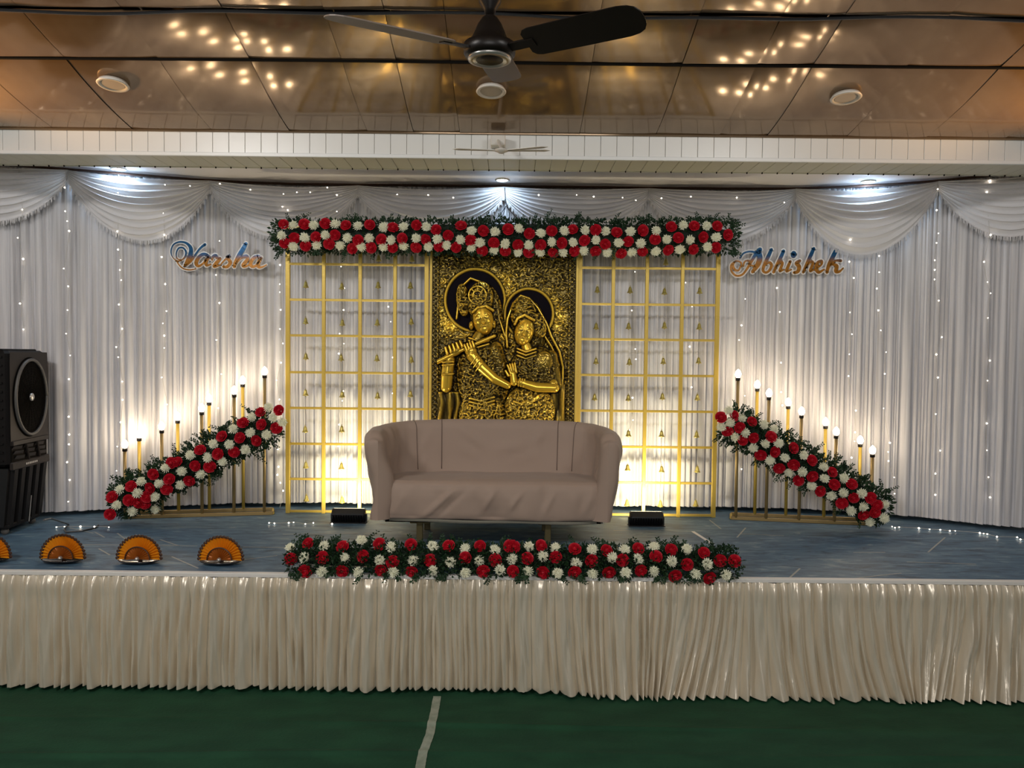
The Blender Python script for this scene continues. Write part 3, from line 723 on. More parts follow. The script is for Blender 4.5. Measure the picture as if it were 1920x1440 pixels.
mb = MB(); mb.tube([a+(b2-a)*f+Vector((0, .01, -.005*math.sin(f*9))) for f in np.linspace(0, 1, 14)], [.05]+[.095]*12+[.05], 10); mb.build('foam_core', M['foam'], tg, True)
zc = (a.z+b2.z)/2
for k_, px, py in TG:
    p = P(px, py, YT-.09); c = a+(b2-a)*((p.x-a.x)/(b2.x-a.x)); dz = (p.z-c.z)
    yo = .155*math.sqrt(max(.12, 1-(dz/.20)**2)); Yf = YT+.01-yo; p = P(px, py, Yf)
    flower(tg, k_, p, .040 if k_ == 'R' else .041, (0, -1, dz*3.5))
def smp():
    f = rnd.uniform(-.012, 1.012); q = rnd.uniform(-PI*.62, PI*.62); c = a+(b2-a)*f; d = Vector((0, -math.cos(q), math.sin(q)))
    return c+Vector((0, .02, 0))+d*rnd.uniform(.09, .135), d+Vector(((-1 if f < .01 else 1 if f > .99 else 0)*1.5, 0, 0))
leaves(tg, 5200, smp)
def smp2():
    f = rnd.random(); up = rnd.random() < .6
    if up: return a+(b2-a)*f+Vector((0, rnd.uniform(-.06, .03), .09)), Vector((rnd.gauss(0, .5), -.2, 1))
    return a+(b2-a)*f+Vector((0, rnd.uniform(-.1, .0), -.10)), Vector((rnd.gauss(0, .4), -.3, -1))
sprigs(tg, 120, smp2, (.05, .095))
sprigs(tg, 14, lambda: (a+Vector((.02, -.02, rnd.uniform(-.12, .12))), Vector((-1, -.1, rnd.gauss(0, .4)))), (.06, .10))
sprigs(tg, 14, lambda: (b2+Vector((-.02, -.02, rnd.uniform(-.15, .10))), Vector((.7, -.1, rnd.gauss(-.3, .5)))), (.06, .10))
hw = P(947, 362, 6.55)
wt = thing('hanging_wire', 'dark thin wires hanging above the middle of the top garland', 'wire', hw)
MB().tube([Vector((hw.x-.003, hw.y, 3.48)), hw, P(948, 375, 6.5), P(950, 386, 6.45)], .004, 5).build('wire', M['dark'], wt)
for (x1, y1, x2, y2) in ((950, 385, 922, 420), (952, 386, 955, 418), (950, 388, 975, 420), (948, 387, 936, 415)):
    MB().tube([P(x1, y1, 6.45), P((x1+x2)/2+2, (y1+y2)/2, 6.40), P(x2, y2, 6.3)], .0026, 5).build('wire', M['dark'], wt)

# ---- floor garland in front of the sofa
FG = conv(plist('W145,200 R285,165 W418,190 R562,190 W715,140 R857,172 W955,195 R1112,175 W1285,190 R1412,183 W1545,210 R1663,185 W1785,220 R1900,185 '
 'W260,280 R405,280 W585,285 R727,270 W860,305 R965,315 W1130,305 R1265,300 W1430,315 R1545,280 W1658,305 R1785,300 '
 'R265,390 W400,390 R560,390 W690,400 R870,385 W970,395 R1118,395 W1290,385 W1548,400 R1690,390 W1825,380 R150,290'), 510, 980, 4.267)
FG += conv(plist('R60,190 W180,190 R278,183 W390,203 R545,207 W685,215 R800,220 W945,215 R1055,205 W1180,190 R1318,215 W1440,210 R1580,240 R1710,305 R1825,305 '
 'W45,295 R165,285 W290,268 R392,278 W555,325 R680,305 W845,280 R928,300 W1055,290 R1195,270 W1320,310 R1445,335 W1605,330 '
 'R50,390 W172,390 R290,400 W408,405 R545,400 W690,405 R820,400 W955,400 R1075,385 W1175,390 R1350,430 W1515,410 R1625,445 W1755,420'), 950, 980, 4.267)
YF = 4.82
a = P(552, 1052, YF); b2 = P(1372, 1060, YF); a.z = b2.z = ST+.075
fg = thing('flower_garland', 'long floor garland of red roses and cream flowers on the stage edge before the sofa', 'garland', ((a.x+b2.x)/2, YF, ST), 'red and cream flower garlands')
core = MB(); core.tube([Vector((a.x+(b2.x-a.x)*f, YF+.02, ST+.062)) for f in np.linspace(0, 1, 14)], [.04]+[.058]*12+[.04], 12); core.build('foam_core', M['foam'], fg, True)
for k_, px, py in FG:
    tt = (py-1020)/50.0; Yf = 4.80-.165*min(1.1, max(0, tt))**.8; p = P(px, py, Yf)
    p.z = max(p.z, ST+.035) if p.y > 4.66 else p.z
    flower(fg, k_, p, .036, (0, -1, .7-.7*tt))
def smf():
    if rnd.random() < .24:
        return Vector((a.x+(b2.x-a.x)*rnd.random(), rnd.uniform(YS-.035, YS+.04), ST+rnd.uniform(.008, .045))), Vector((0, -1, rnd.uniform(-.6, .6)))
    f = rnd.uniform(-.01, 1.01); q = rnd.uniform(-.6, PI*.62); d = Vector((0, -math.cos(q), math.sin(q)))
    p = Vector((a.x+(b2.x-a.x)*f, YF+.0, ST+.075))+Vector((0, d.y*rnd.uniform(.08, .185)+.015, d.z*rnd.uniform(.03, .075))); p.z = max(p.z, ST+.02)
    return p, Vector((0, -math.cos(q), max(-.15, math.sin(q))))
leaves(fg, 7600, smf, .02, .036)
sprigs(fg, 70, lambda: (Vector((a.x+(b2.x-a.x)*rnd.random(), YF+rnd.uniform(-.02, .10), ST+.11)), Vector((rnd.gauss(0, .5), .2, 1))), (.05, .09))
sprigs(fg, 46, lambda: (Vector((a.x+(b2.x-a.x)*rnd.random(), YS-rnd.uniform(.0, .04), ST+.03)), Vector((rnd.gauss(0, .5), -.5, -.7))), (.04, .07))

# ---- two sloping garlands
def slope(name_label, lst, pa, pb, Ya, Yb, ox, oy, k, rr):
    A = P(pa[0], pa[1], Ya); B = P(pb[0], pb[1], Yb)
    t = thing('flower_garland', name_label, 'garland', (A if A.z < B.z else B), 'red and cream flower garlands')
    ax = (B-A).normalized(); side = ax.cross(Vector((0, 1, 0))).normalized()
    if side.z < 0: side = -side
    MB().tube([A+(B-A)*f for f in np.linspace(0, 1, 10)], [.04]+[rr*.62]*8+[.05], 10).build('foam_core', M['foam'], t, True)
    for k_, px, py in conv(plist(lst), ox, oy, k):
        p = P(px, py, (Ya+Yb)/2); f = max(0, min(1, (p-A).dot(ax)/(B-A).length)); c = A+(B-A)*f; d = (P(px, py, c.y)-c).dot(side)
        yo = rr*math.sqrt(max(.08, 1-(d/(rr*1.15))**2)); q = P(px, py, c.y-yo)
        if q.z < ST+.04: q.z = ST+.04
        flower(t, k_, q, .040, (0, -1, .2)+side*0 if False else (side.x*d*3, -1, side.z*d*3+.1))
    def s1():
        f = rnd.uniform(0, 1); q = rnd.uniform(-PI*.6, PI*.6); dd = Vector((0, -1, 0))*math.cos(q)+side*math.sin(q); c = A+(B-A)*f
        p = c+dd*rnd.uniform(rr*.55, rr*.90); p.z = max(p.z, ST+.015)
        ed = ax*(-1.2 if f < .03 else 1.2 if f > .97 else 0); return p, dd+ed
    leaves(t, 3600, s1)
    def s2():
        f = rnd.uniform(0, 1); sg = 1 if rnd.random() < .6 else -1; p = A+(B-A)*f+side*sg*rr*.8
        p.z = max(p.z, ST+.06); return p, side*sg+Vector((rnd.gauss(0, .4), -.3, rnd.gauss(0, .3)))
    sprigs(t, 60, s2, (.05, .10))
    return A, B
slope('sloping garland of red roses and cream flowers rising to the left lattice', 'R125,1150 W190,1090 R275,1065 W330,1118 R258,1178 W165,1215 W290,1265 R385,1210 R425,1080 W360,1030 R452,972 W500,1045 W470,1150 R560,1090 R580,1010 W553,920 R640,870 R595,880 W680,948 W670,1055 R738,1025 R785,905 W748,820 R825,775 W830,970 W885,838 R903,910 R965,810 W930,730 R995,668 W1003,870 W1060,735 R1095,795 W1092,610 R1140,680 R1165,560 W1185,775 W1225,640 R1270,705 W1240,515 R1310,575 R1305,475 W1355,655 W1370,440 R1450,462 W1405,520 R1432,605 W1480,555 R110,1290 W470,1250 R400,1150 R330,1200',
      (222, 945), (518, 790), 6.02, 6.16, 180, 660, 4.234, .150)
slope('sloping garland of red roses and cream flowers descending from the right lattice', 'R128,488 W185,440 R230,478 W285,495 W195,530 W130,560 R270,568 R178,598 R362,520 W450,543 W235,640 R293,660 W310,605 R375,645 W370,720 R425,775 W460,688 R505,635 W525,578 R535,750 W560,685 W497,812 R565,875 W605,795 R675,720 R673,848 W640,905 W745,775 R812,812 W738,900 R710,965 R815,935 W808,1005 W895,860 W905,950 R965,900 R980,995 R875,1045 W1050,945 W1045,1055 W955,1075 R1035,1135 R1110,990 R1125,1095 W1105,1190 W1185,1060 R1253,1095 W1197,1160 R1200,1225 R1285,1205 W1245,1275 W1355,1145 W1350,1245 R1300,1150',
      (1362, 790), (1655, 957), 6.16, 6.02, 1320, 660, 4.0, .150)

# ================================================================== CANDLE STANDS
bulb_me = MB().lathe([(.0001, -.020), (.012, -.018), (.022, -.004), (.025, .012), (.021, .028), (.011, .042), (.0001, .052)], 14).mesh('bulb', M['bulb'], True)
sock_me = MB().lathe([(.017, -.045), (.019, -.043), (.019, -.022), (.014, -.018), (.0001, -.018)], 12).mesh('socket', M['fan_brown'], True)
def stand(label, poles, ends):
    base = Pz(ends[0][0], ends[0][1], ST)
    t = thing('candle_stand', label, 'lamp stand', ((Pz((ends[0][0]+ends[1][0])/2, 970, ST))), 'candle pole stands')
    def lineY(px, back):
        (xa, Ya), (xb, Yb) = ends[2], ends[3]; return Ya+(Yb-Ya)*(px-xa)/(xb-xa)+(.16 if back else 0)
    for back in (0, 1):
        A = P(ends[0][0], 900, lineY(ends[0][0], back)); B = P(ends[1][0], 900, lineY(ends[1][0], back)); A.z = B.z = ST+.014
        d = (B-A); Rz = Matrix.Translation(A) @ Matrix.Rotation(math.atan2(d.y, d.x), 4, 'Z')
        MB().box((0, -.012, -.014), (d.length, .012, .014), Rz, bev=.003).build('base_rail', M['gold_dull_shaded'], t)
        if back == 0: A0, B0 = A, B
        else:
            for p, q in ((A0, A), (B0, B)): MB().tube([p, q], .011, 6).build('cross_rail', M['gold_bar'], t)
    for px, py, back in poles:
        Yp = lineY(px, back); p = P(px, py, Yp)
        pol = MB().tube([Vector((p.x+rnd.uniform(-.006, .006), Yp, ST+.02)), Vector((p.x, Yp, p.z-.04))], .0135, 10).build('pole', M['gold_dull_shaded'] if not back else M['gold_bar'], t, True)  # light and shade put into the gold: front poles darker, back ones brighter
        o = link('socket', sock_me, pol); o.location = p-ORG[t]
        o = link('bulb', bulb_me, pol); o.location = p-ORG[t]
stand('left gold stand of nine thin poles topped with glowing bulbs', [(234, 836, 0), (261, 817, 1), (303, 802, 0), (333, 784, 1), (378, 768, 0), (392, 750, 1), (439, 735, 0), (455, 716, 1), (496, 699, 0)], ((238, 970), (512, 970), (240, 6.17), (510, 6.38)))
stand('right gold stand of nine thin poles topped with glowing bulbs', [(1384, 704, 0), (1420, 724, 1), (1442, 740, 0), (1478, 757, 1), (1503, 774, 0), (1548, 794, 1), (1568, 812, 0), (1613, 828, 1), (1636, 847, 0)], ((1372, 970), (1640, 980), (1372, 6.38), (1636, 6.20)))

# ================================================================== FLOODLIGHTS
for px, lab in ((655, 'flat black floodlight on the stage floor, left of the sofa'), (1216, 'flat black floodlight on the stage floor, right of the sofa')):
    c = Pz(px, 981, ST); c.y = 6.12; c = Vector(((px-960)/1440*6.12, 6.12, ST))
    t = thing('floodlight', lab, 'floodlight', c, 'black floodlights beside the sofa')
    R = Matrix.Translation(c+Vector((0, 0, .058))) @ Matrix.Rotation(math.radians(38), 4, 'X')
    hb = MB().box((-.135, -.035, -.05), (.135, .035, .05), R, bev=.008)
    hb.build('housing', M['black'], t)
    fn = MB()
    for i in range(13): fn.box((-.12+i*.02-.002, -.048, -.04), (-.12+i*.02+.002, -.034, .04), R)
    tag(fn.build('fins', M['black'], t), kind='stuff')
    MB().box((-.122, .0345, -.04), (.122, .0375, .04), R).build('lens', M['floodglass'], t)
    MB().box((-.145, -.05, 0), (.145, .05, .006), Matrix.Translation(c)).build('foot_bracket', M['black'], t)
    for sg in (-1, 1): MB().box((sg*.14-.004, -.015, 0), (sg*.14+.004, .015, .07), Matrix.Translation(c)).build('yoke_arm', M['black'], t)
    q = R @ Vector((0, .045, 0)); light('AREA', 'flood_beam', q, POWER_FLOOD, (1, .86, .56), .24, .07, aim=q+(R.to_3x3() @ Vector((0, 1, 0.12))), spread=150)

# ================================================================== SOFA
def sofa():
    xc = (928-960)/1440*5.6
    t = thing('sofa', 'wide curved sofa under a loose taupe cloth cover before the gold relief', 'sofa', (xc, 5.65, ST))
    def ridge(Xg, Zg, a, b, wd, am, taper=True):
        ax, az = a; bx, bz = b; dx, dz = bx-ax, bz-az; L2 = dx*dx+dz*dz; tt = np.clip(((Xg-ax)*dx+(Zg-az)*dz)/L2, 0, 1)
        d = np.hypot(Xg-(ax+tt*dx), Zg-(az+tt*dz)); return am*np.exp(-(d/wd)**2)*(np.sin(PI*np.clip(tt, .05, .95)) if taper else 1)
    # seat: closed profile swept along X
    hwid = .80; nx = 120; prof_ = [(5.98, .20), (5.60, .19), (5.36, .195), (5.325, .200), (5.315, .24), (5.312, .30), (5.312, .36), (5.318, .41), (5.332, .447), (5.36, .466), (5.42, .472), (5.52, .470), (5.65, .462), (5.78, .455), (5.95, .450)]
    pf = []
    for i in range(len(prof_)-1):
        for f in (0, .34, .67): pf.append((prof_[i][0]+(prof_[i+1][0]-prof_[i][0])*f, prof_[i][1]+(prof_[i+1][1]-prof_[i][1])*f))
    pf.append(prof_[-1]); pf = np.array(pf)
    u = np.linspace(-1, 1, nx); Xg = xc+hwid*u[None, :]+0*pf[:, :1]; Yg = pf[:, :1]+0*u[None, :]; Zg = ST+pf[:, 1:]+0*u[None, :]
    cor = np.clip((np.abs(u)-.90)/.10, 0, 1)[None, :]; front = np.clip((5.9-Yg)/.6, 0, 1)
    Yg = Yg+.05*cor**2*front; Yg = Yg+.02*(u[None, :]**2)*front
    lx, lz = Xg-xc, Zg-ST
    isf = (pf[:, :1] < 5.40)&(pf[:, 1:] > .2)
    dsp = ridge(lx, lz, (-.50, .20), (-.24, .44), .018, .020)+ridge(lx, lz, (-.40, .20), (-.18, .42), .014, -.012)+ridge(lx, lz, (-.08, .25), (.02, .42), .016, .012)+ridge(lx, lz, (.10, .26), (.22, .42), .016, .012)+ridge(lx, lz, (.34, .22), (.44, .42), .02, .010)
    dsp += ridge(lx, lz, (-.72, .2), (-.60, .42), .03, .008)+ridge(lx, lz, (.62, .22), (.70, .4), .025, .009)+.020*(vn(lx*5, lz*5, 90)-.5)+.010*(vn(lx*16+4, lz*9, 91)-.5)
    Yg = Yg-np.where(isf, dsp*1.3, 0); Zg = Zg+np.where(~isf & (pf[:, 1:] > .4), .010*(vn(lx*6, Yg*9, 92)-.5), 0)
    Zg = Zg+np.where(pf[:, 1:] < .235, .012*(vn(lx*3, lz*0, 93)-.5)-.008*lx, 0)
    grid('seat', np.stack([Xg, Yg, Zg], -1), M['taupe'], t)
    # back and arms: cross-section swept round a U
    path = [(-.800, 5.35), (-.822, 5.46), (-.832, 5.60), (-.80, 5.76), (-.73, 5.89), (-.59, 5.965), (-.42, 5.995), (0, 6.005), (.42, 5.995), (.59, 5.965), (.73, 5.89), (.80, 5.76), (.832, 5.60), (.822, 5.46), (.800, 5.35)]
    P_ = np.array(path); seg = np.concatenate([[0], np.cumsum(np.hypot(*np.diff(P_, axis=0).T))]); tot = seg[-1]
    s = np.linspace(0, tot, 260); cx = np.interp(s, seg, P_[:, 0]); cy = np.interp(s, seg, P_[:, 1])
    kk = np.exp(-np.linspace(-2, 2, 17)**2); kk /= kk.sum()
    cx = np.convolve(np.pad(cx, 8, 'reflect', reflect_type='odd'), kk, 'valid'); cy = np.convolve(np.pad(cy, 8, 'reflect', reflect_type='odd'), kk, 'valid')
    tx = np.gradient(cx); ty = np.gradient(cy); l_ = np.hypot(tx, ty); nxn, nyn = ty/l_, -tx/l_      # inward normal (towards the seat)
    ab = np.abs(s/tot-.5)*2; top = .848-.012*np.clip((ab-.25)/.3, 0, 1)-.022*np.clip((ab-.5)/.4, 0, 1)-.05*np.clip((ab-.93)/.07, 0, 1)**2
    q = np.linspace(0, 1, 46); th = .068
    O = []; Hh = []                                                     # offset from path (+ = inside), height fraction
    for v_ in q:
        if v_ < .38: O.append(-th*(.80+.2*math.sin(v_/.38*PI*.5))); Hh.append(v_/.38*.90)
        elif v_ < .62:
            a_ = (v_-.38)/.24*PI; O.append(-th*math.cos(a_)); Hh.append(.90+.10*math.sin(a_))
        else: f = (v_-.62)/.38; O.append(th*(1+.35*f)); Hh.append(.90-.90*f)
    O = np.array(O)[:, None]; Hh = np.array(Hh)[:, None]
    z0 = .20; Zr = ST+z0+(top[None, :]-z0)*Hh; lean = .06*(Hh-.4)*np.clip(1-ab[None, :]*.4, 0, 1)
    off = O-lean
    inner = (np.array(q)[:, None] > .5)
    n1_ = .032*(vn(s[None, :]*6+2, Hh*4, 95)-.5)+.020*(vn(s[None, :]*14, Hh*3+s[None, :]*3, 96)-.5)
    am = np.clip((ab[None, :]-.45)/.2, .25, 1); off = off+n1_*am*1.3
    lx = cx[None, :]+0*Hh; lz = Zr-ST
    # hammock-like sag folds in the middle of the back, creases at the corners
    for (A, B, wd, amm) in (((-.30, .80), (-.05, .62), .03, .014), ((-.05, .62), (.28, .66), .03, .012), ((.28, .66), (.40, .78), .03, .012), ((-.32, .66), (-.10, .55), .03, .008), ((.10, .52), (.38, .60), .02, .010)):
        off = off+np.where(inner, ridge(lx, lz, A, B, wd, amm), 0)
    for k_ in range(7):
        xx = -.60+.01*k_; off = off+np.where(inner, ridge(lx, lz, (xx-.04, .52+.04*k_), (xx+.06, .50+.04*k_), .010, .008), 0)
    Xr = xc+cx[None, :]+nxn[None, :]*off; Yr = cy[None, :]+nyn[None, :]*off
    # pull the arms' outer skirts in a little at the bottom
    Xr = Xr-np.sign(cx)[None, :]*.010*np.clip(1-Hh/.5, 0, 1)*np.clip(ab[None, :]-.4, 0, 1)*2
    G = np.stack([Xr, Yr, Zr], -1); n = len(s); c1, c2 = int(n*.268), int(n*.732)
    def capgrid(g, front_left, front_right):
        g = np.array(g)
        for side_, on in ((0, front_left), (-1, front_right)):
            if on:   # close the arm front with a soft rounded end
                e = g[:, side_, :]; cen = e.mean(0); cen[1] = e[:, 1].min()+.0
                rings = []
                for f, dy in ((.96, .018), (.85, .034), (.6, .044), (.3, .048), (0, .049)):
                    r_ = e.copy(); r_[:, 0] = cen[0]+(e[:, 0]-cen[0])*f; r_[:, 1] = e[:, 1]*f+cen[1]*(1-f)-dy; r_[:, 2] = e[:, 2]-.012*(1-f)*((e[:, 2]-ST) > .6); rings.append(r_[:, None, :])
                g = np.concatenate([np.concatenate(rings[::-1], 1), g], 1) if side_ == 0 else np.concatenate([g]+rings, 1)
        return g
    grid('armrest', capgrid(G[:, :c1+1], True, False), M['taupe'], t)
    grid('backrest', G[:, c1:c2+1], M['taupe'], t)
    grid('armrest', capgrid(G[:, c2:], False, True), M['taupe'], t)
    # stitched seams up the back
    for tx_ in (-.425, .49):
        j = int(np.argmin(np.abs(cx-tx_)+(cy < 5.8)*5)); pts = [G[i, j]+np.array([nxn[j], nyn[j], 0])*.002 for i in range(18, 38)]
        MB().tube(pts, .0035, 6).build('piping', M['taupe_seam'], t, True)
    for j in (c1-2, c2+2):
        pts = [G[i, j]+np.array([nxn[j], nyn[j], 0])*.002 for i in range(20, 38)]; MB().tube(pts, .003, 6).build('piping', M['taupe_seam'], t, True)
    # hem layers below the seat and the frame
    hb = MB(); n_ = 40
    vv = []
    for z in (.198, .176): vv.append([(xc+hwid*.97*uu, 5.335+.05*abs(uu)**6, ST+z-.006*uu+.004*math.sin(uu*7)) for uu in np.linspace(-1, 1, n_)])
    vv.append([(xc+hwid*.96*uu, 5.36+.05*abs(uu)**6, ST+.174-.006*uu) for uu in np.linspace(-1, 1, n_)])
    grid('underlay_hem', np.array(vv), M['underlay'], t)
    MB().box((xc-.76, 5.37, ST+.172), (xc+.76, 5.96, ST+.20)).build('seat_frame', M['dark'], t)
    for lx_, ly in ((-.52, 5.42), (.39, 5.42), (-.52, 5.90), (.39, 5.90)):
        lg = MB(); x = xc+lx_
        lg.box((x-.022, ly-.022, ST), (x+.022, ly+.022, ST+.176), bev=.004)
        lg.box((x-.07, ly-.02, ST+.155), (x+.07, ly+.02, ST+.176), bev=.003)
        lg.build('leg', M['legm'], t)
sofa()

# ================================================================== AIR COOLER
def cooler():
    nearp = Vector((-3.625, 5.54, ST)); tang = Vector((-.088, .9961, 0)); wid = .53; dep = .40; Hc = 1.35
    nrm = Vector((.9961, .088, 0))
    t = thing('air_cooler', 'tall black tower air cooler with round fan grille at the left stage end', 'cooler', nearp+tang*wid/2-nrm*dep/2)
    # local frame: u along the front face (near->far), n outward, z up
    R = Matrix(((tang.x, nrm.x, 0, nearp.x), (tang.y, nrm.y, 0, nearp.y), (0, 0, 1, ST), (0, 0, 0, 1)))
    def T(u, n, z): return R @ Vector((u, n, z))
    # upper body shell (rounded top)
    MB().box((0, -dep, .50), (wid, -.012, Hc), R, bev=.022).build('body', M['cooler'], t)
    MB().box((.02, -dep+.02, Hc-.004), (wid-.04, -.06, Hc+.012), R, bev=.006).build('top_cover', M['cooler'], t)
    # fascia plate with round opening
    cu, cz, ru, rz = wid/2, 1.0, .222, .290
    pl = MB(); n = 48; v = []
    for k in range(n):
        a = 2*PI*k/n; v.append(T(cu+(ru+.012)*math.cos(a), .0, cz+(rz+.012)*math.sin(a)))
    for k in range(n):
        a = 2*PI*k/n; c_, s_ = math.cos(a), math.sin(a); m_ = max(abs(c_)/(wid/2), abs(s_)/.338); v.append(T(cu+c_/m_, .0, cz+s_/m_))
    pl.add(v, [(k, n+k, n+(k+1) % n, (k+1) % n) for k in range(n)])
    pl.build('front_plate', M['cooler_tan'], t)
    # dark octagon recess and rings
    MB().lathe([(ru+.02, 0), (ru+.02, .004), (ru*.2, .002), (.0001, .001)], 40, R @ Matrix.Translation((cu, -.006, cz)) @ Matrix.Rotation(-PI/2, 4, 'X') @ Matrix.Scale(rz/ru, 4, (0, 1, 0))).build('recess', M['dark'], t)
    def ringpts(f): return [T(cu+ru*f*math.cos(a), .014, cz+rz*f*math.sin(a)) for a in np.linspace(0, 2*PI, 41)]
    MB().tube(ringpts(.97), .012, 8).build('grille_ring', M['grille'], t, True)
    gr = MB()
    for f in np.linspace(.16, .9, 12): gr.tube(ringpts(f), .0018, 4)
    for k in range(20):
        a = 2*PI*k/20; gr.tube([T(cu+ru*.1*math.cos(a), .012, cz+rz*.1*math.sin(a)), T(cu+ru*.97*math.cos(a), .012, cz+rz*.97*math.sin(a))], .0018, 4)
    tag(gr.build('grille_wires', M['dark'], t), kind='stuff')
    MB().lathe([(.030, 0), (.030, .008), (.02, .014), (.0001, .015)], 20, R @ Matrix.Translation((cu, .010, cz)) @ Matrix.Rotation(-PI/2, 4, 'X')).build('hub_badge', M['silver'], t, True)
    bl = R
    for k in range(5):
        a = 2*PI*k/5; pts = [(cu+math.cos(a+da)*rr_, -.002, cz+math.sin(a+da)*rr_) for rr_, da in ((.05, -.2), (.22, -.35), (.24, .1), (.05, .3))]
        MB().add([R @ Vector(p) for p in pts]+[R @ Vector((p[0], p[1]-.003, p[2])) for p in pts], [(0, 1, 2, 3), (7, 6, 5, 4), (0, 4, 5, 1), (1, 5, 6, 2), (2, 6, 7, 3), (3, 7, 4, 0)]).build('fan_blade', M['dark'], t)
    # louvre panel
    MB().box((.012, -.012, .655), (wid-.012, .012, .690), R, bev=.004).build('louvre_rail', M['cooler_tan'], t)
    MB().box((.0, -.014, .475), (wid, .010, .535), R, bev=.008).build('name_rail', M['cooler_tan'], t)
    MB().box((.02, -.02, .53), (wid-.02, -.004, .66), R).build('louvre_back', M['dark'], t)
    for i in range(3):
        u0 = .05+i*.155
        for j in range(3):
            z1 = .555+j*.036; MB().add([T(u0+.0+j*-.018, .0, z1), T(u0+.13+j*-.018, .0, z1-.006), T(u0+.12+j*-.018, .012, z1+.020), T(u0+.012+j*-.018, .012, z1+.026)]+[T(u0+.0+j*-.018, -.004, z1), T(u0+.13+j*-.018, -.004, z1-.006), T(u0+.12+j*-.018, .008, z1+.020), T(u0+.012+j*-.018, .008, z1+.026)], [(0, 1, 2, 3), (7, 6, 5, 4), (0, 4, 5, 1), (1, 5, 6, 2), (2, 6, 7, 3), (3, 7, 4, 0)]).build('louvre', M['cooler_tan'], t)
    for i in range(2): MB().tube([T(.19+i*.155, .010, .655), T(.225+i*.155, .010, .535)], .008, 6).build('louvre_divider', M['cooler_tan'], t)
    # small raised pale marks of the (illegible) maker's plate
    nmk = MB()
    for i in range(7): nmk.box((.18+i*.024, .010, .498), (.18+i*.024+.016, .0125, .512), R)
    nmk.build('name_plate', M['silver'], t)
    # lower tank, tapering, with vertical ribs
    tk = MB(); z0, z1 = .06, .49
    tp_ = lambda z: (.045*(z1-z)/(z1-z0))
    v = []
    for z in (z0, z1): a_ = tp_(z); v += [T(a_*.3, -dep+a_, z), T(wid-a_*1.4, -dep+a_, z), T(wid-a_*1.4, -.02-a_, z), T(a_*.3, -.02-a_, z)]
    tk.add(v, [(0, 1, 5, 4), (1, 2, 6, 5), (2, 3, 7, 6), (3, 0, 4, 7), (0, 3, 2, 1), (4, 5, 6, 7)]).build('tank', M['black'], t)
    for i in range(5):
        u0 = .035+i*.102; a_ = .045
        v = []
        for z, q_ in ((z0+.01, a_), (z1, 0)):
            uu = u0-(u0-.3)*q_*.6; v += [T(uu, -.02-q_, z), T(uu+.062, -.02-q_, z), T(uu+.055, .006-q_, z), T(uu+.007, .006-q_, z)]
        MB().add(v, [(0, 1, 5, 4), (1, 2, 6, 5), (2, 3, 7, 6), (3, 0, 4, 7), (0, 3, 2, 1), (4, 5, 6, 7)]).build('tank_rib', M['cooler'], t)
    MB().tube([T(.27, -.02, .05), T(.27, .0, .25)], .004, 6).build('level_tube', M['silver'], t)
    MB().box((0.02, -dep+.03, .045), (wid-.06, -.04, .075), R, bev=.006).build('tray', M['cooler'], t)
    # side panel slats (pad grille), on the face turned to the camera
    for i in range(13):
        z = .54+i*.063; MB().box((-.010, -dep+.03, z), (.004, -.05, z+.012), R).build('side_slat', M['cooler'], t)
    for u, n_ in ((.06, -.08), (.06, -dep+.08), (wid-.1, -.08), (wid-.1, -dep+.08)):
        c = T(u, n_, .024); Rc = Matrix.Translation(c) @ rot_to(tang)
        MB().lathe([(.024, -.012), (.026, 0), (.024, .012)], 14, Rc).build('caster', M['grille'], t, True)
        MB().tube([c, T(u, n_, .055)], .008, 6).build('caster_stem', M['grille'], t)
cooler()
cable('power_cable', [Pz(82, 975, ST+.35), Pz(95, 972, ST+.15), Vector((-3.42, 5.90, ST+.008)), Vector((-3.36, 5.74, ST+.007)), Vector((-3.30, 5.66, ST+.007)), Vector((-3.20, 5.70, ST+.007)), Vector((-3.16, 5.80, ST+.007)), Vector((-3.19, 5.90, ST+.007))], .006, M['black'], 'black power cable curling on the stage floor beside the air cooler')

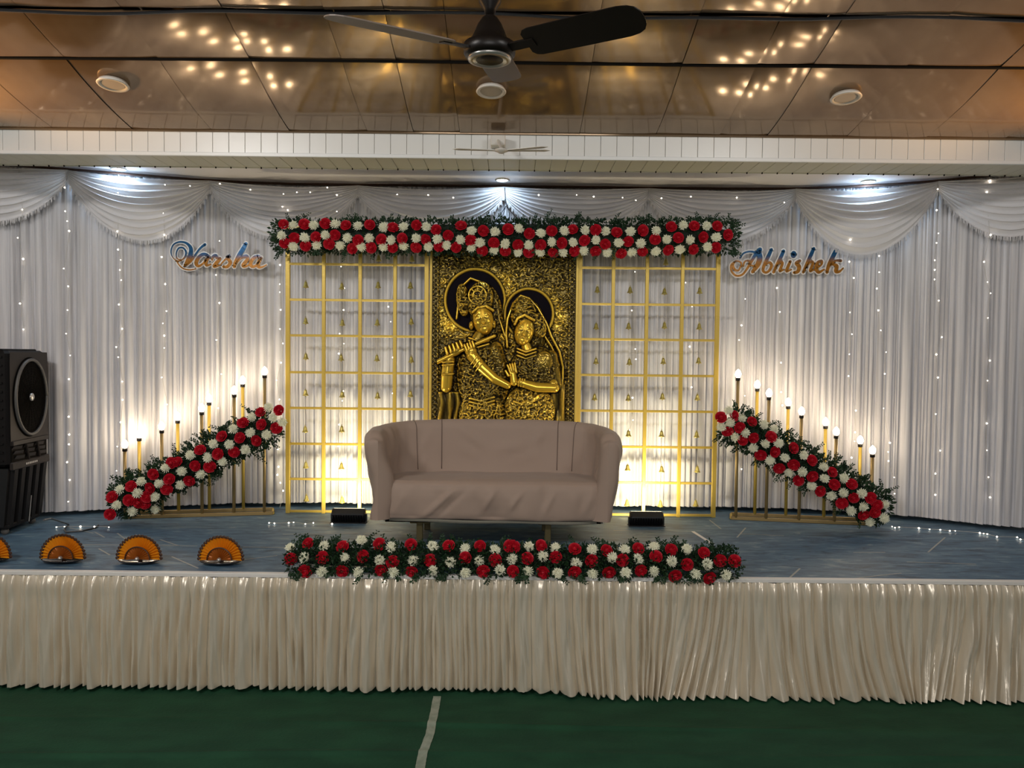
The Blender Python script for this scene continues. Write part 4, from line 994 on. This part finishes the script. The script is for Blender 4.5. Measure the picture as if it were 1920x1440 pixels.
# ================================================================== PLEATED FANS ON THE STAGE EDGE
def pleated_fan(px, label):
    Yf = 4.86; c = Vector(((px-960)/1440*Yf*1.003, Yf, ST)); t = thing('pleated_fan', label, 'ornament', c, 'amber pleated fans on the stage edge')
    def fan(r0, r1, y, n, m, name, amp, z0):
        V = []
        for j, rr in enumerate((r0, (r0+r1)/2, r1)):
            row = []
            for k in range(2*n+1):
                a = -.06+(PI+.12)*k/(2*n); dy = (amp if k % 2 else -amp)*(.35, .7, 1)[j]
                row.append((c.x+rr*math.cos(a), c.y+y+dy, ST+z0+rr*math.sin(a)*1.02))
            V.append(row)
        return grid(name, np.array(V), m, t, False)
    fan(.008, .136, 0, 20, M['amber'], 'outer_pleats', .009, .034)
    fan(.006, .078, -.022, 15, M['amber_dark'], 'inner_pleats', .005, .034)
    rp = [(c.x+.078*math.cos(a), c.y-.026, ST+.034+.078*math.sin(a)) for a in np.linspace(-.05, PI+.05, 24)]
    MB().tube(rp, .004, 5).build('inner_edging', M['brown_rim'], t)
    for k in range(21):
        a = PI*(k+.0)/20; q = Vector((c.x+.140*math.cos(a), c.y, ST+.034+.142*math.sin(a)))
        MB().lathe([(.0001, -.006), (.011, -.003), (.011, .003), (.0001, .006)], 8, Matrix.Translation(q) @ rot_to((0, -1, 0))).build('edge_scallop', M['brown_rim'], t)
    MB().lathe([(.045, 0), (.085, .004), (.128, .018), (.134, .026), (.124, .022), (.08, .010), (.0001, .009)], 26, Matrix.Translation(c) @ Matrix.Scale(.55, 4, (0, 1, 0))).build('dish', M['dish'], t, True)
    MB().lathe([(.012, -.01), (.014, 0), (.008, .012), (.0001, .014)], 12, Matrix.Translation(c+Vector((0, -.03, .036))) @ rot_to((0, -1, 0))).build('centre_knob', M['silver'], t, True)
    MB().box((c.x-.012, c.y+.008, ST+.01), (c.x+.012, c.y+.02, ST+.10)).build('back_support', M['brown_rim'], t)
for px, lab in ((-24, 'amber pleated half-round fan ornament cut off at the left picture edge'), (116, 'amber pleated fan ornament nearest the air cooler, first whole one of the row'),
                (260, 'middle amber pleated fan ornament, second whole one on the stage edge'), (414, 'amber pleated fan ornament nearest the floor garland')):
    pleated_fan(px, lab)

# ================================================================== NAME SIGNS
def catmull(pts, per=7):
    out = []; n = len(pts)
    for i in range(n-1):
        p0 = pts[max(i-1, 0)]; p1 = pts[i]; p2 = pts[i+1]; p3 = pts[min(i+2, n-1)]
        for k in range(per):
            t = k/per; out.append(tuple(.5*((2*p1[j])+(-p0[j]+p2[j])*t+(2*p0[j]-5*p1[j]+4*p2[j]-p3[j])*t*t+(-p0[j]+3*p1[j]-3*p2[j]+p3[j])*t**3) for j in range(3)))
    out.append(tuple(pts[-1])); return out
GEO = {}
def sign(name, label, letters, ox, oy, k, Ymid, ysplit, grow=17):
    c = P(ox+960/k, oy+450/k, Ymid); t = thing(name, label, 'sign', c, 'script name signs on the curtain')
    gm = GEO.setdefault('m', attrmat('sign_blue_gold_reflection', 'paint', .28, .35, bump=(40, .1)))
    def ribbon(strokes, ext, yf, yb, mt, nm, colors):
        V = []; Fc = []; Cc = []
        for st in strokes:
            pp = catmull([(x, y, w_) for x, y, w_ in st]); n = len(pp); base = len(V); m_ = 0
            ang = [math.atan2(pp[min(i+1, n-1)][1]-pp[max(i-1, 0)][1], pp[min(i+1, n-1)][0]-pp[max(i-1, 0)][0]) for i in range(n)]
            L_, R_ = [], []
            for i in range(n):
                w_ = pp[i][2]*1.12+ext; a = ang[i]+PI/2; L_.append((pp[i][0]+w_*math.cos(a), pp[i][1]+w_*math.sin(a))); R_.append((pp[i][0]-w_*math.cos(a), pp[i][1]-w_*math.sin(a)))
            def arc(i, s0):
                w_ = pp[i][2]+ext; return [(pp[i][0]+w_*math.cos(s0-PI*q/6), pp[i][1]+w_*math.sin(s0-PI*q/6)) for q in range(1, 6)]
            rows_ = list(zip(L_, R_))
            def add(x, y, yy):
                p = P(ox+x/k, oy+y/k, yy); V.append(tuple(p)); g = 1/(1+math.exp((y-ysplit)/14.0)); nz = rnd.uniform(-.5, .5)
                blue = np.array((.004, .085, .22))*(1+.5*nz); gold = np.array((.42, .17, .018))*(1+.5*nz)*(1 if True else 1); Cc.append(tuple(blue*g+gold*(1-g))); return len(V)-1  # mirror acrylic's reflection put into the colour: blue above, gold below
            for a_, b_ in rows_:
                add(*a_, yf); add(*b_, yf); add(*a_, yb); add(*b_, yb)
            for i in range(n-1):
                q = base+i*4; Fc += [(q, q+1, q+5, q+4), (q+2, q+6, q+7, q+3), (q, q+4, q+6, q+2), (q+1, q+3, q+7, q+5)]
            for i, s0 in ((0, ang[0]-PI/2), (n-1, ang[n-1]+PI/2)):
                ar = arc(i, s0) ; w_ = pp[i][2]*1.12+ext
                ring = [(pp[i][0]+w_*math.cos(2*PI*q/12), pp[i][1]+w_*math.sin(2*PI*q/12)) for q in range(12)]
                f0 = [add(x, y, yf) for x, y in ring]; b0 = [add(x, y, yb) for x, y in ring]
                Fc.append(tuple(f0)); Fc.append(tuple(reversed(b0))); 
                for q in range(12): Fc.append((f0[q], f0[(q+1) % 12], b0[(q+1) % 12], b0[q]))
        me = bpy.data.meshes.new(nm); o_ = ORG[t]; me.from_pydata([(x-o_.x, y-o_.y, z-o_.z) for x, y, z in V], [], Fc); me.materials.append(mt)
        ca = me.color_attributes.new('paint', 'FLOAT_COLOR', 'POINT')
        ca.data.foreach_set('color', np.concatenate([np.array(Cc), np.ones((len(Cc), 1))], 1).astype(np.float32).ravel()); me.update()
        return link(nm, me, t)
    allst = [s for L_ in letters for s in L_]
    ribbon(allst, grow, Ymid, Ymid+.006, M['backing'], 'backing_plate', None)
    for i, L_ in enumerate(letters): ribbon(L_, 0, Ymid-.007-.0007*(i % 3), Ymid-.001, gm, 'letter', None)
V_ = [[(345, 505, 8), (275, 470, 8), (268, 380, 9), (310, 305, 11), (380, 305, 12), (425, 370, 13), (405, 450, 11), (345, 505, 8), (270, 510, 7), (200, 445, 7), (180, 350, 9), (220, 250, 10), (320, 205, 12), (430, 225, 17), (500, 300, 26), (500, 400, 32), (460, 500, 32), (405, 590, 18)],
      [(270, 510, 7), (310, 580, 9), (380, 640, 10), (480, 662, 9), (590, 645, 6)], [(410, 600, 10), (500, 530, 13), (580, 410, 13), (660, 305, 14), (735, 248, 20)]]
a1 = [[(775, 425, 22), (710, 405, 22), (630, 460, 26), (590, 550, 27), (625, 600, 20), (700, 560, 13), (790, 450, 16)], [(800, 450, 20), (755, 530, 24), (760, 590, 18), (830, 570, 10)]]
r1 = [[(850, 500, 12), (870, 440, 18), (915, 425, 20), (925, 465, 18), (985, 475, 18), (930, 540, 26), (885, 605, 24), (960, 590, 10)]]
s1_ = [[(980, 590, 8), (1060, 500, 12), (1150, 425, 20), (1110, 470, 24), (1150, 540, 26), (1100, 610, 22), (1035, 610, 18)]]
h1 = [[(1405, 235, 24), (1360, 320, 32), (1290, 430, 30), (1235, 540, 26), (1215, 610, 22)], [(1240, 560, 12), (1320, 470, 18), (1410, 440, 26), (1430, 490, 24), (1360, 590, 28), (1420, 600, 14), (1480, 560, 8)]]
a2 = [[(1610, 440, 22), (1540, 460, 24), (1485, 540, 26), (1500, 605, 22), (1570, 590, 16), (1640, 490, 14)], [(1655, 460, 18), (1610, 550, 26), (1610, 615, 20), (1670, 615, 12), (1740, 580, 7)]]
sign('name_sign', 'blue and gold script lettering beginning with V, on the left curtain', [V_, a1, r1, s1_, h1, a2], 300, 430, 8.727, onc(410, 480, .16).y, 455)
A_ = [[(300, 445, 9), (265, 515, 12), (205, 495, 16), (190, 430, 13), (235, 378, 10), (300, 400, 10), (310, 460, 9)], [(235, 378, 9), (165, 430, 11), (165, 520, 12), (230, 588, 13), (320, 575, 13), (390, 490, 15), (450, 390, 18), (510, 290, 22), (575, 215, 28)],
      [(290, 335, 12), (340, 268, 11), (430, 242, 11), (520, 255, 14)], [(560, 250, 26), (575, 330, 34), (545, 430, 32), (470, 535, 20)], [(335, 455, 9), (360, 385, 11), (420, 375, 11), (430, 430, 10), (500, 455, 12)]]
b1 = [[(740, 215, 20), (698, 310, 24), (645, 420, 21), (620, 510, 18), (660, 545, 15), (715, 510, 17), (742, 440, 19), (715, 398, 14), (668, 430, 7)]]
h2 = [[(915, 235, 20), (878, 320, 23), (815, 440, 18), (772, 540, 17)], [(785, 520, 7), (825, 440, 9), (875, 388, 15), (898, 410, 18), (880, 470, 19), (862, 525, 16), (925, 500, 7)]]
i1 = [[(1012, 385, 18), (980, 460, 20), (960, 525, 17), (1030, 500, 7)], [(1062, 270, 32), (1058, 300, 34)]]
s2_ = [[(1150, 375, 18), (1100, 410, 22), (1140, 460, 26), (1120, 530, 22), (1065, 545, 16)]]
h3 = [[(1350, 200, 20), (1310, 290, 24), (1245, 430, 19), (1200, 540, 17)], [(1215, 520, 7), (1260, 440, 9), (1315, 385, 15), (1338, 410, 18), (1318, 470, 19), (1300, 525, 16), (1365, 500, 7)]]
e1_ = [[(1400, 480, 10), (1460, 430, 13), (1465, 380, 16), (1410, 400, 20), (1385, 480, 24), (1420, 540, 20), (1500, 500, 10)]]
k1 = [[(1680, 205, 22), (1640, 290, 28), (1570, 430, 24), (1540, 540, 20)], [(1590, 440, 12), (1660, 375, 13), (1740, 375, 18)], [(1620, 425, 14), (1680, 450, 24), (1670, 525, 24), (1720, 530, 16), (1775, 480, 8)]]
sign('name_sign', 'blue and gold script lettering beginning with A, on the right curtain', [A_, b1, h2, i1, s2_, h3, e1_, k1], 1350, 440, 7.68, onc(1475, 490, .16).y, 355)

# ================================================================== FAIRY LIGHTS
fme = MB().lathe([(.0001, -.0085), (.006, -.006), (.0085, 0), (.006, .006), (.0001, .0085)], 8).mesh('fairy_bulb', M['fairy'], True)
def string(label, pts, wire=True, hang=False):
    t = thing('light_string', label, 'fairy lights', pts[0], 'fairy light strings')
    if wire: MB().tube(([Vector((pts[0].x, pts[0].y-.0, 3.50))] if hang else [])+pts, .0016, 4).build('wire', M['wire_white'], t)
    for p in pts:
        o = link('light_bulb', fme, t); o.location = Vector(p)+Vector((0, -.008, 0))-ORG[t]
        s_ = rnd.uniform(.45, .85); o.scale = (s_, s_, s_)
defs = [(40, 345, 630, 44, 'vertical fairy light string at the far left above the air cooler'), (127, 352, 945, 37, 'vertical fairy light string just right of the air cooler'),
        (224, 362, 955, 38, 'vertical fairy light string left of the lowest left pole'), (309, 358, 790, 46, 'vertical fairy light string beside the left edge of the V sign'),
        (412, 452, 930, 58, 'sparse fairy light string behind the middle of the V sign'), (525, 470, 968, 30, 'vertical fairy light string beside the left lattice frame'),
        (641, 500, 905, 37, 'fairy light string behind the second left lattice column'), (733, 508, 740, 56, 'fairy light string behind the third left lattice column'),
        (1186, 510, 860, 38, 'fairy light string behind the second right lattice column'), (1291, 530, 760, 40, 'fairy light string behind the outer right lattice column'),
        (1391, 500, 960, 55, 'fairy light string beside the right lattice frame'), (1462, 540, 930, 50, 'fairy light string below the A sign'),
        (1597, 450, 920, 34, 'fairy light string right of the A sign'), (1652, 480, 930, 34, 'fairy light string above the low end of the right slope'),
        (1758, 355, 950, 36, 'fairy light string at the join of the two right swags'), (1850, 340, 975, 42, 'fairy light string nearest the right edge')]
for i, (px, y0, y1, stp, lab) in enumerate(defs):
    y = y0; pts = []
    while y < y1:
        xx = px+rnd.uniform(-7, 7)+(25*(y-600)/400 if px == 1652 else 0); pts.append(onc(xx, y, .12 if y < 470 else .065)); y += stp*rnd.choice((.5, .9, 1.1, 1.2, 1.9))
    if px in (641, 733, 1186, 1291): pts = [Vector((p.x*1.0, p.y, p.z)) for p in pts]
    string(lab, pts, True, True)
tops = [(310, 347), (357, 349), (413, 345), (470, 356), (532, 364), (557, 361), (582, 361), (614, 352), (632, 366), (745, 365), (803, 366), (850, 371), (1010, 366), (1081, 366), (1113, 369), (1167, 371), (1192, 376), (1240, 372), (1295, 369), (1381, 371), (1470, 380)]
string('horizontal fairy light string along the top of the swags', [onc(a_, b_, .19) for a_, b_ in tops], True)
string('three loose fairy lights low on the swag left of the top garland', [onc(a_, b_, .17) for a_, b_ in ((530, 388), (540, 394), (632, 397))], True)
fl1 = [Pz(a_, b_+3, ST+.012) for a_, b_ in ((107, 985), (122, 984), (152, 984), (178, 984), (205, 985))]
string('fairy lights lying on the stage floor beside the air cooler', fl1)
fl2 = [Pz(a_, b_+3, ST+.012) for a_, b_ in ((505, 977), (515, 978), (542, 977), (551, 976), (573, 979), (588, 977), (623, 979))]
string('fairy lights lying on the floor at the left lattice base', fl2)
fl3 = [Pz(a_, b_+3, ST+.012) for a_, b_ in ((1672, 984), (1677, 986), (1685, 985), (1722, 987), (1742, 989), (1762, 990), (1780, 992), (1790, 992), (1836, 996), (1843, 997), (1850, 998), (1868, 1003), (1906, 1004), (1912, 1008), (1930, 1010))]
string('fairy lights lying along the stage floor at the far right', fl3)

# ================================================================== CEILING FANS
def bigfan():
    hub = P(918, 96, 2.88)
    t = thing('ceiling_fan', 'dark brown three-blade ceiling fan hanging from the brown ceiling in front', 'fan', hub)
    zc = hz(2.88)
    MB().tube([hub+Vector((0, 0, .10)), Vector((hub.x, hub.y, zc+.02))], .011, 8).build('down_rod', M['fan_brown'], t)
    Th = Matrix.Translation(hub)
    MB().lathe([(.0001, -.035), (.05, -.034), (.058, -.028), (.085, -.026), (.096, -.010), (.096, .022), (.072, .030), (.060, .060), (.045, .095), (.030, .118), (.016, .130)], 28, Th).build('motor', M['fan_brown'], t, True)
    MB().lathe([(.060, -.0335), (.064, -.0375), (.080, -.033), (.082, -.026)], 28, Th).build('chrome_ring', M['silver'], t, True)
    MB().lathe([(.018, .13), (.022, .15), (.040, .175), (.046, .21), (.030, .225)], 20, Th).build('canopy', M['fan_brown'], t, True)
    tilt = Matrix.Rotation(math.radians(4), 4, 'X')
    for ang, mt in ((PI+math.radians(33), M['fan_lit']), (-math.radians(35), M['fan_brown']), (math.radians(84), M['fan_lit'])):  # one fan: pale blades coloured as lit, the dark one as shaded
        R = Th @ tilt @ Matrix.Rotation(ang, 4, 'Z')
        pit = Matrix.Rotation(math.radians(-10 if mt is M['fan_lit'] else -26), 4, 'X')
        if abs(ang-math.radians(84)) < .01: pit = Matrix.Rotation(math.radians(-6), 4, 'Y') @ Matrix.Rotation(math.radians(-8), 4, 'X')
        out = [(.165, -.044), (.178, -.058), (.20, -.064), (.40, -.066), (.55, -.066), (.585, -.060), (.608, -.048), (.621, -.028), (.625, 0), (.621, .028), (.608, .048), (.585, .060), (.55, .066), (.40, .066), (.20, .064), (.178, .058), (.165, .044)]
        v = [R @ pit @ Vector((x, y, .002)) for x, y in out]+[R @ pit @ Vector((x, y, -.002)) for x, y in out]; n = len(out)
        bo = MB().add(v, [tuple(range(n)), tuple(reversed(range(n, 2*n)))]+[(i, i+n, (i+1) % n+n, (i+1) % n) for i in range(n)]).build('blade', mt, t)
        MB().box((.085, -.018, -.005), (.20, .018, .003), R @ pit).build('blade_arm', M['fan_brown'], t)
bigfan()
def smallfan():
    c = P(940, 285, 5.06); t = thing('ceiling_fan', 'small white ceiling fan seen edge-on before the white plank fascia', 'fan', c)
    zc = hz(5.12)
    b_ = P(934, 267, 5.36); MB().box((b_.x-.05, 5.30, b_.z-.035), (b_.x+.05, 5.398, b_.z+.035), bev=.004).build('mount_box', M['fan_white'], t)
    MB().tube([Vector((b_.x, 5.31, b_.z)), Vector((c.x, c.y+.05, c.z+.03)), Vector((c.x, c.y, c.z+.02))], .010, 8).build('bracket_arm', M['fan_white'], t)
    MB().lathe([(.0001, -.010), (.018, -.008), (.026, 0), (.045, .006), (.045, .014), (.02, .022)], 20, Matrix.Translation(c)).build('motor', M['fan_white'], t, True)
    for ang in (PI+.10, -.06, -.35):
        R = Matrix.Translation(c+Vector((0, 0, .008))) @ Matrix.Rotation(ang, 4, 'Z')
        out = [(.03, -.012), (.28, -.022), (.32, 0), (.28, .022), (.03, .012)]; n = 5
        v = [R @ Vector((x, y, .002+(.35-x)*0)) for x, y in out]+[R @ Vector((x, y, -.002)) for x, y in out]
        MB().add(v, [tuple(range(n)), tuple(reversed(range(n, 2*n)))]+[(i, i+n, (i+1) % n+n, (i+1) % n) for i in range(n)]).build('blade', M['fan_white'], t)
smallfan()
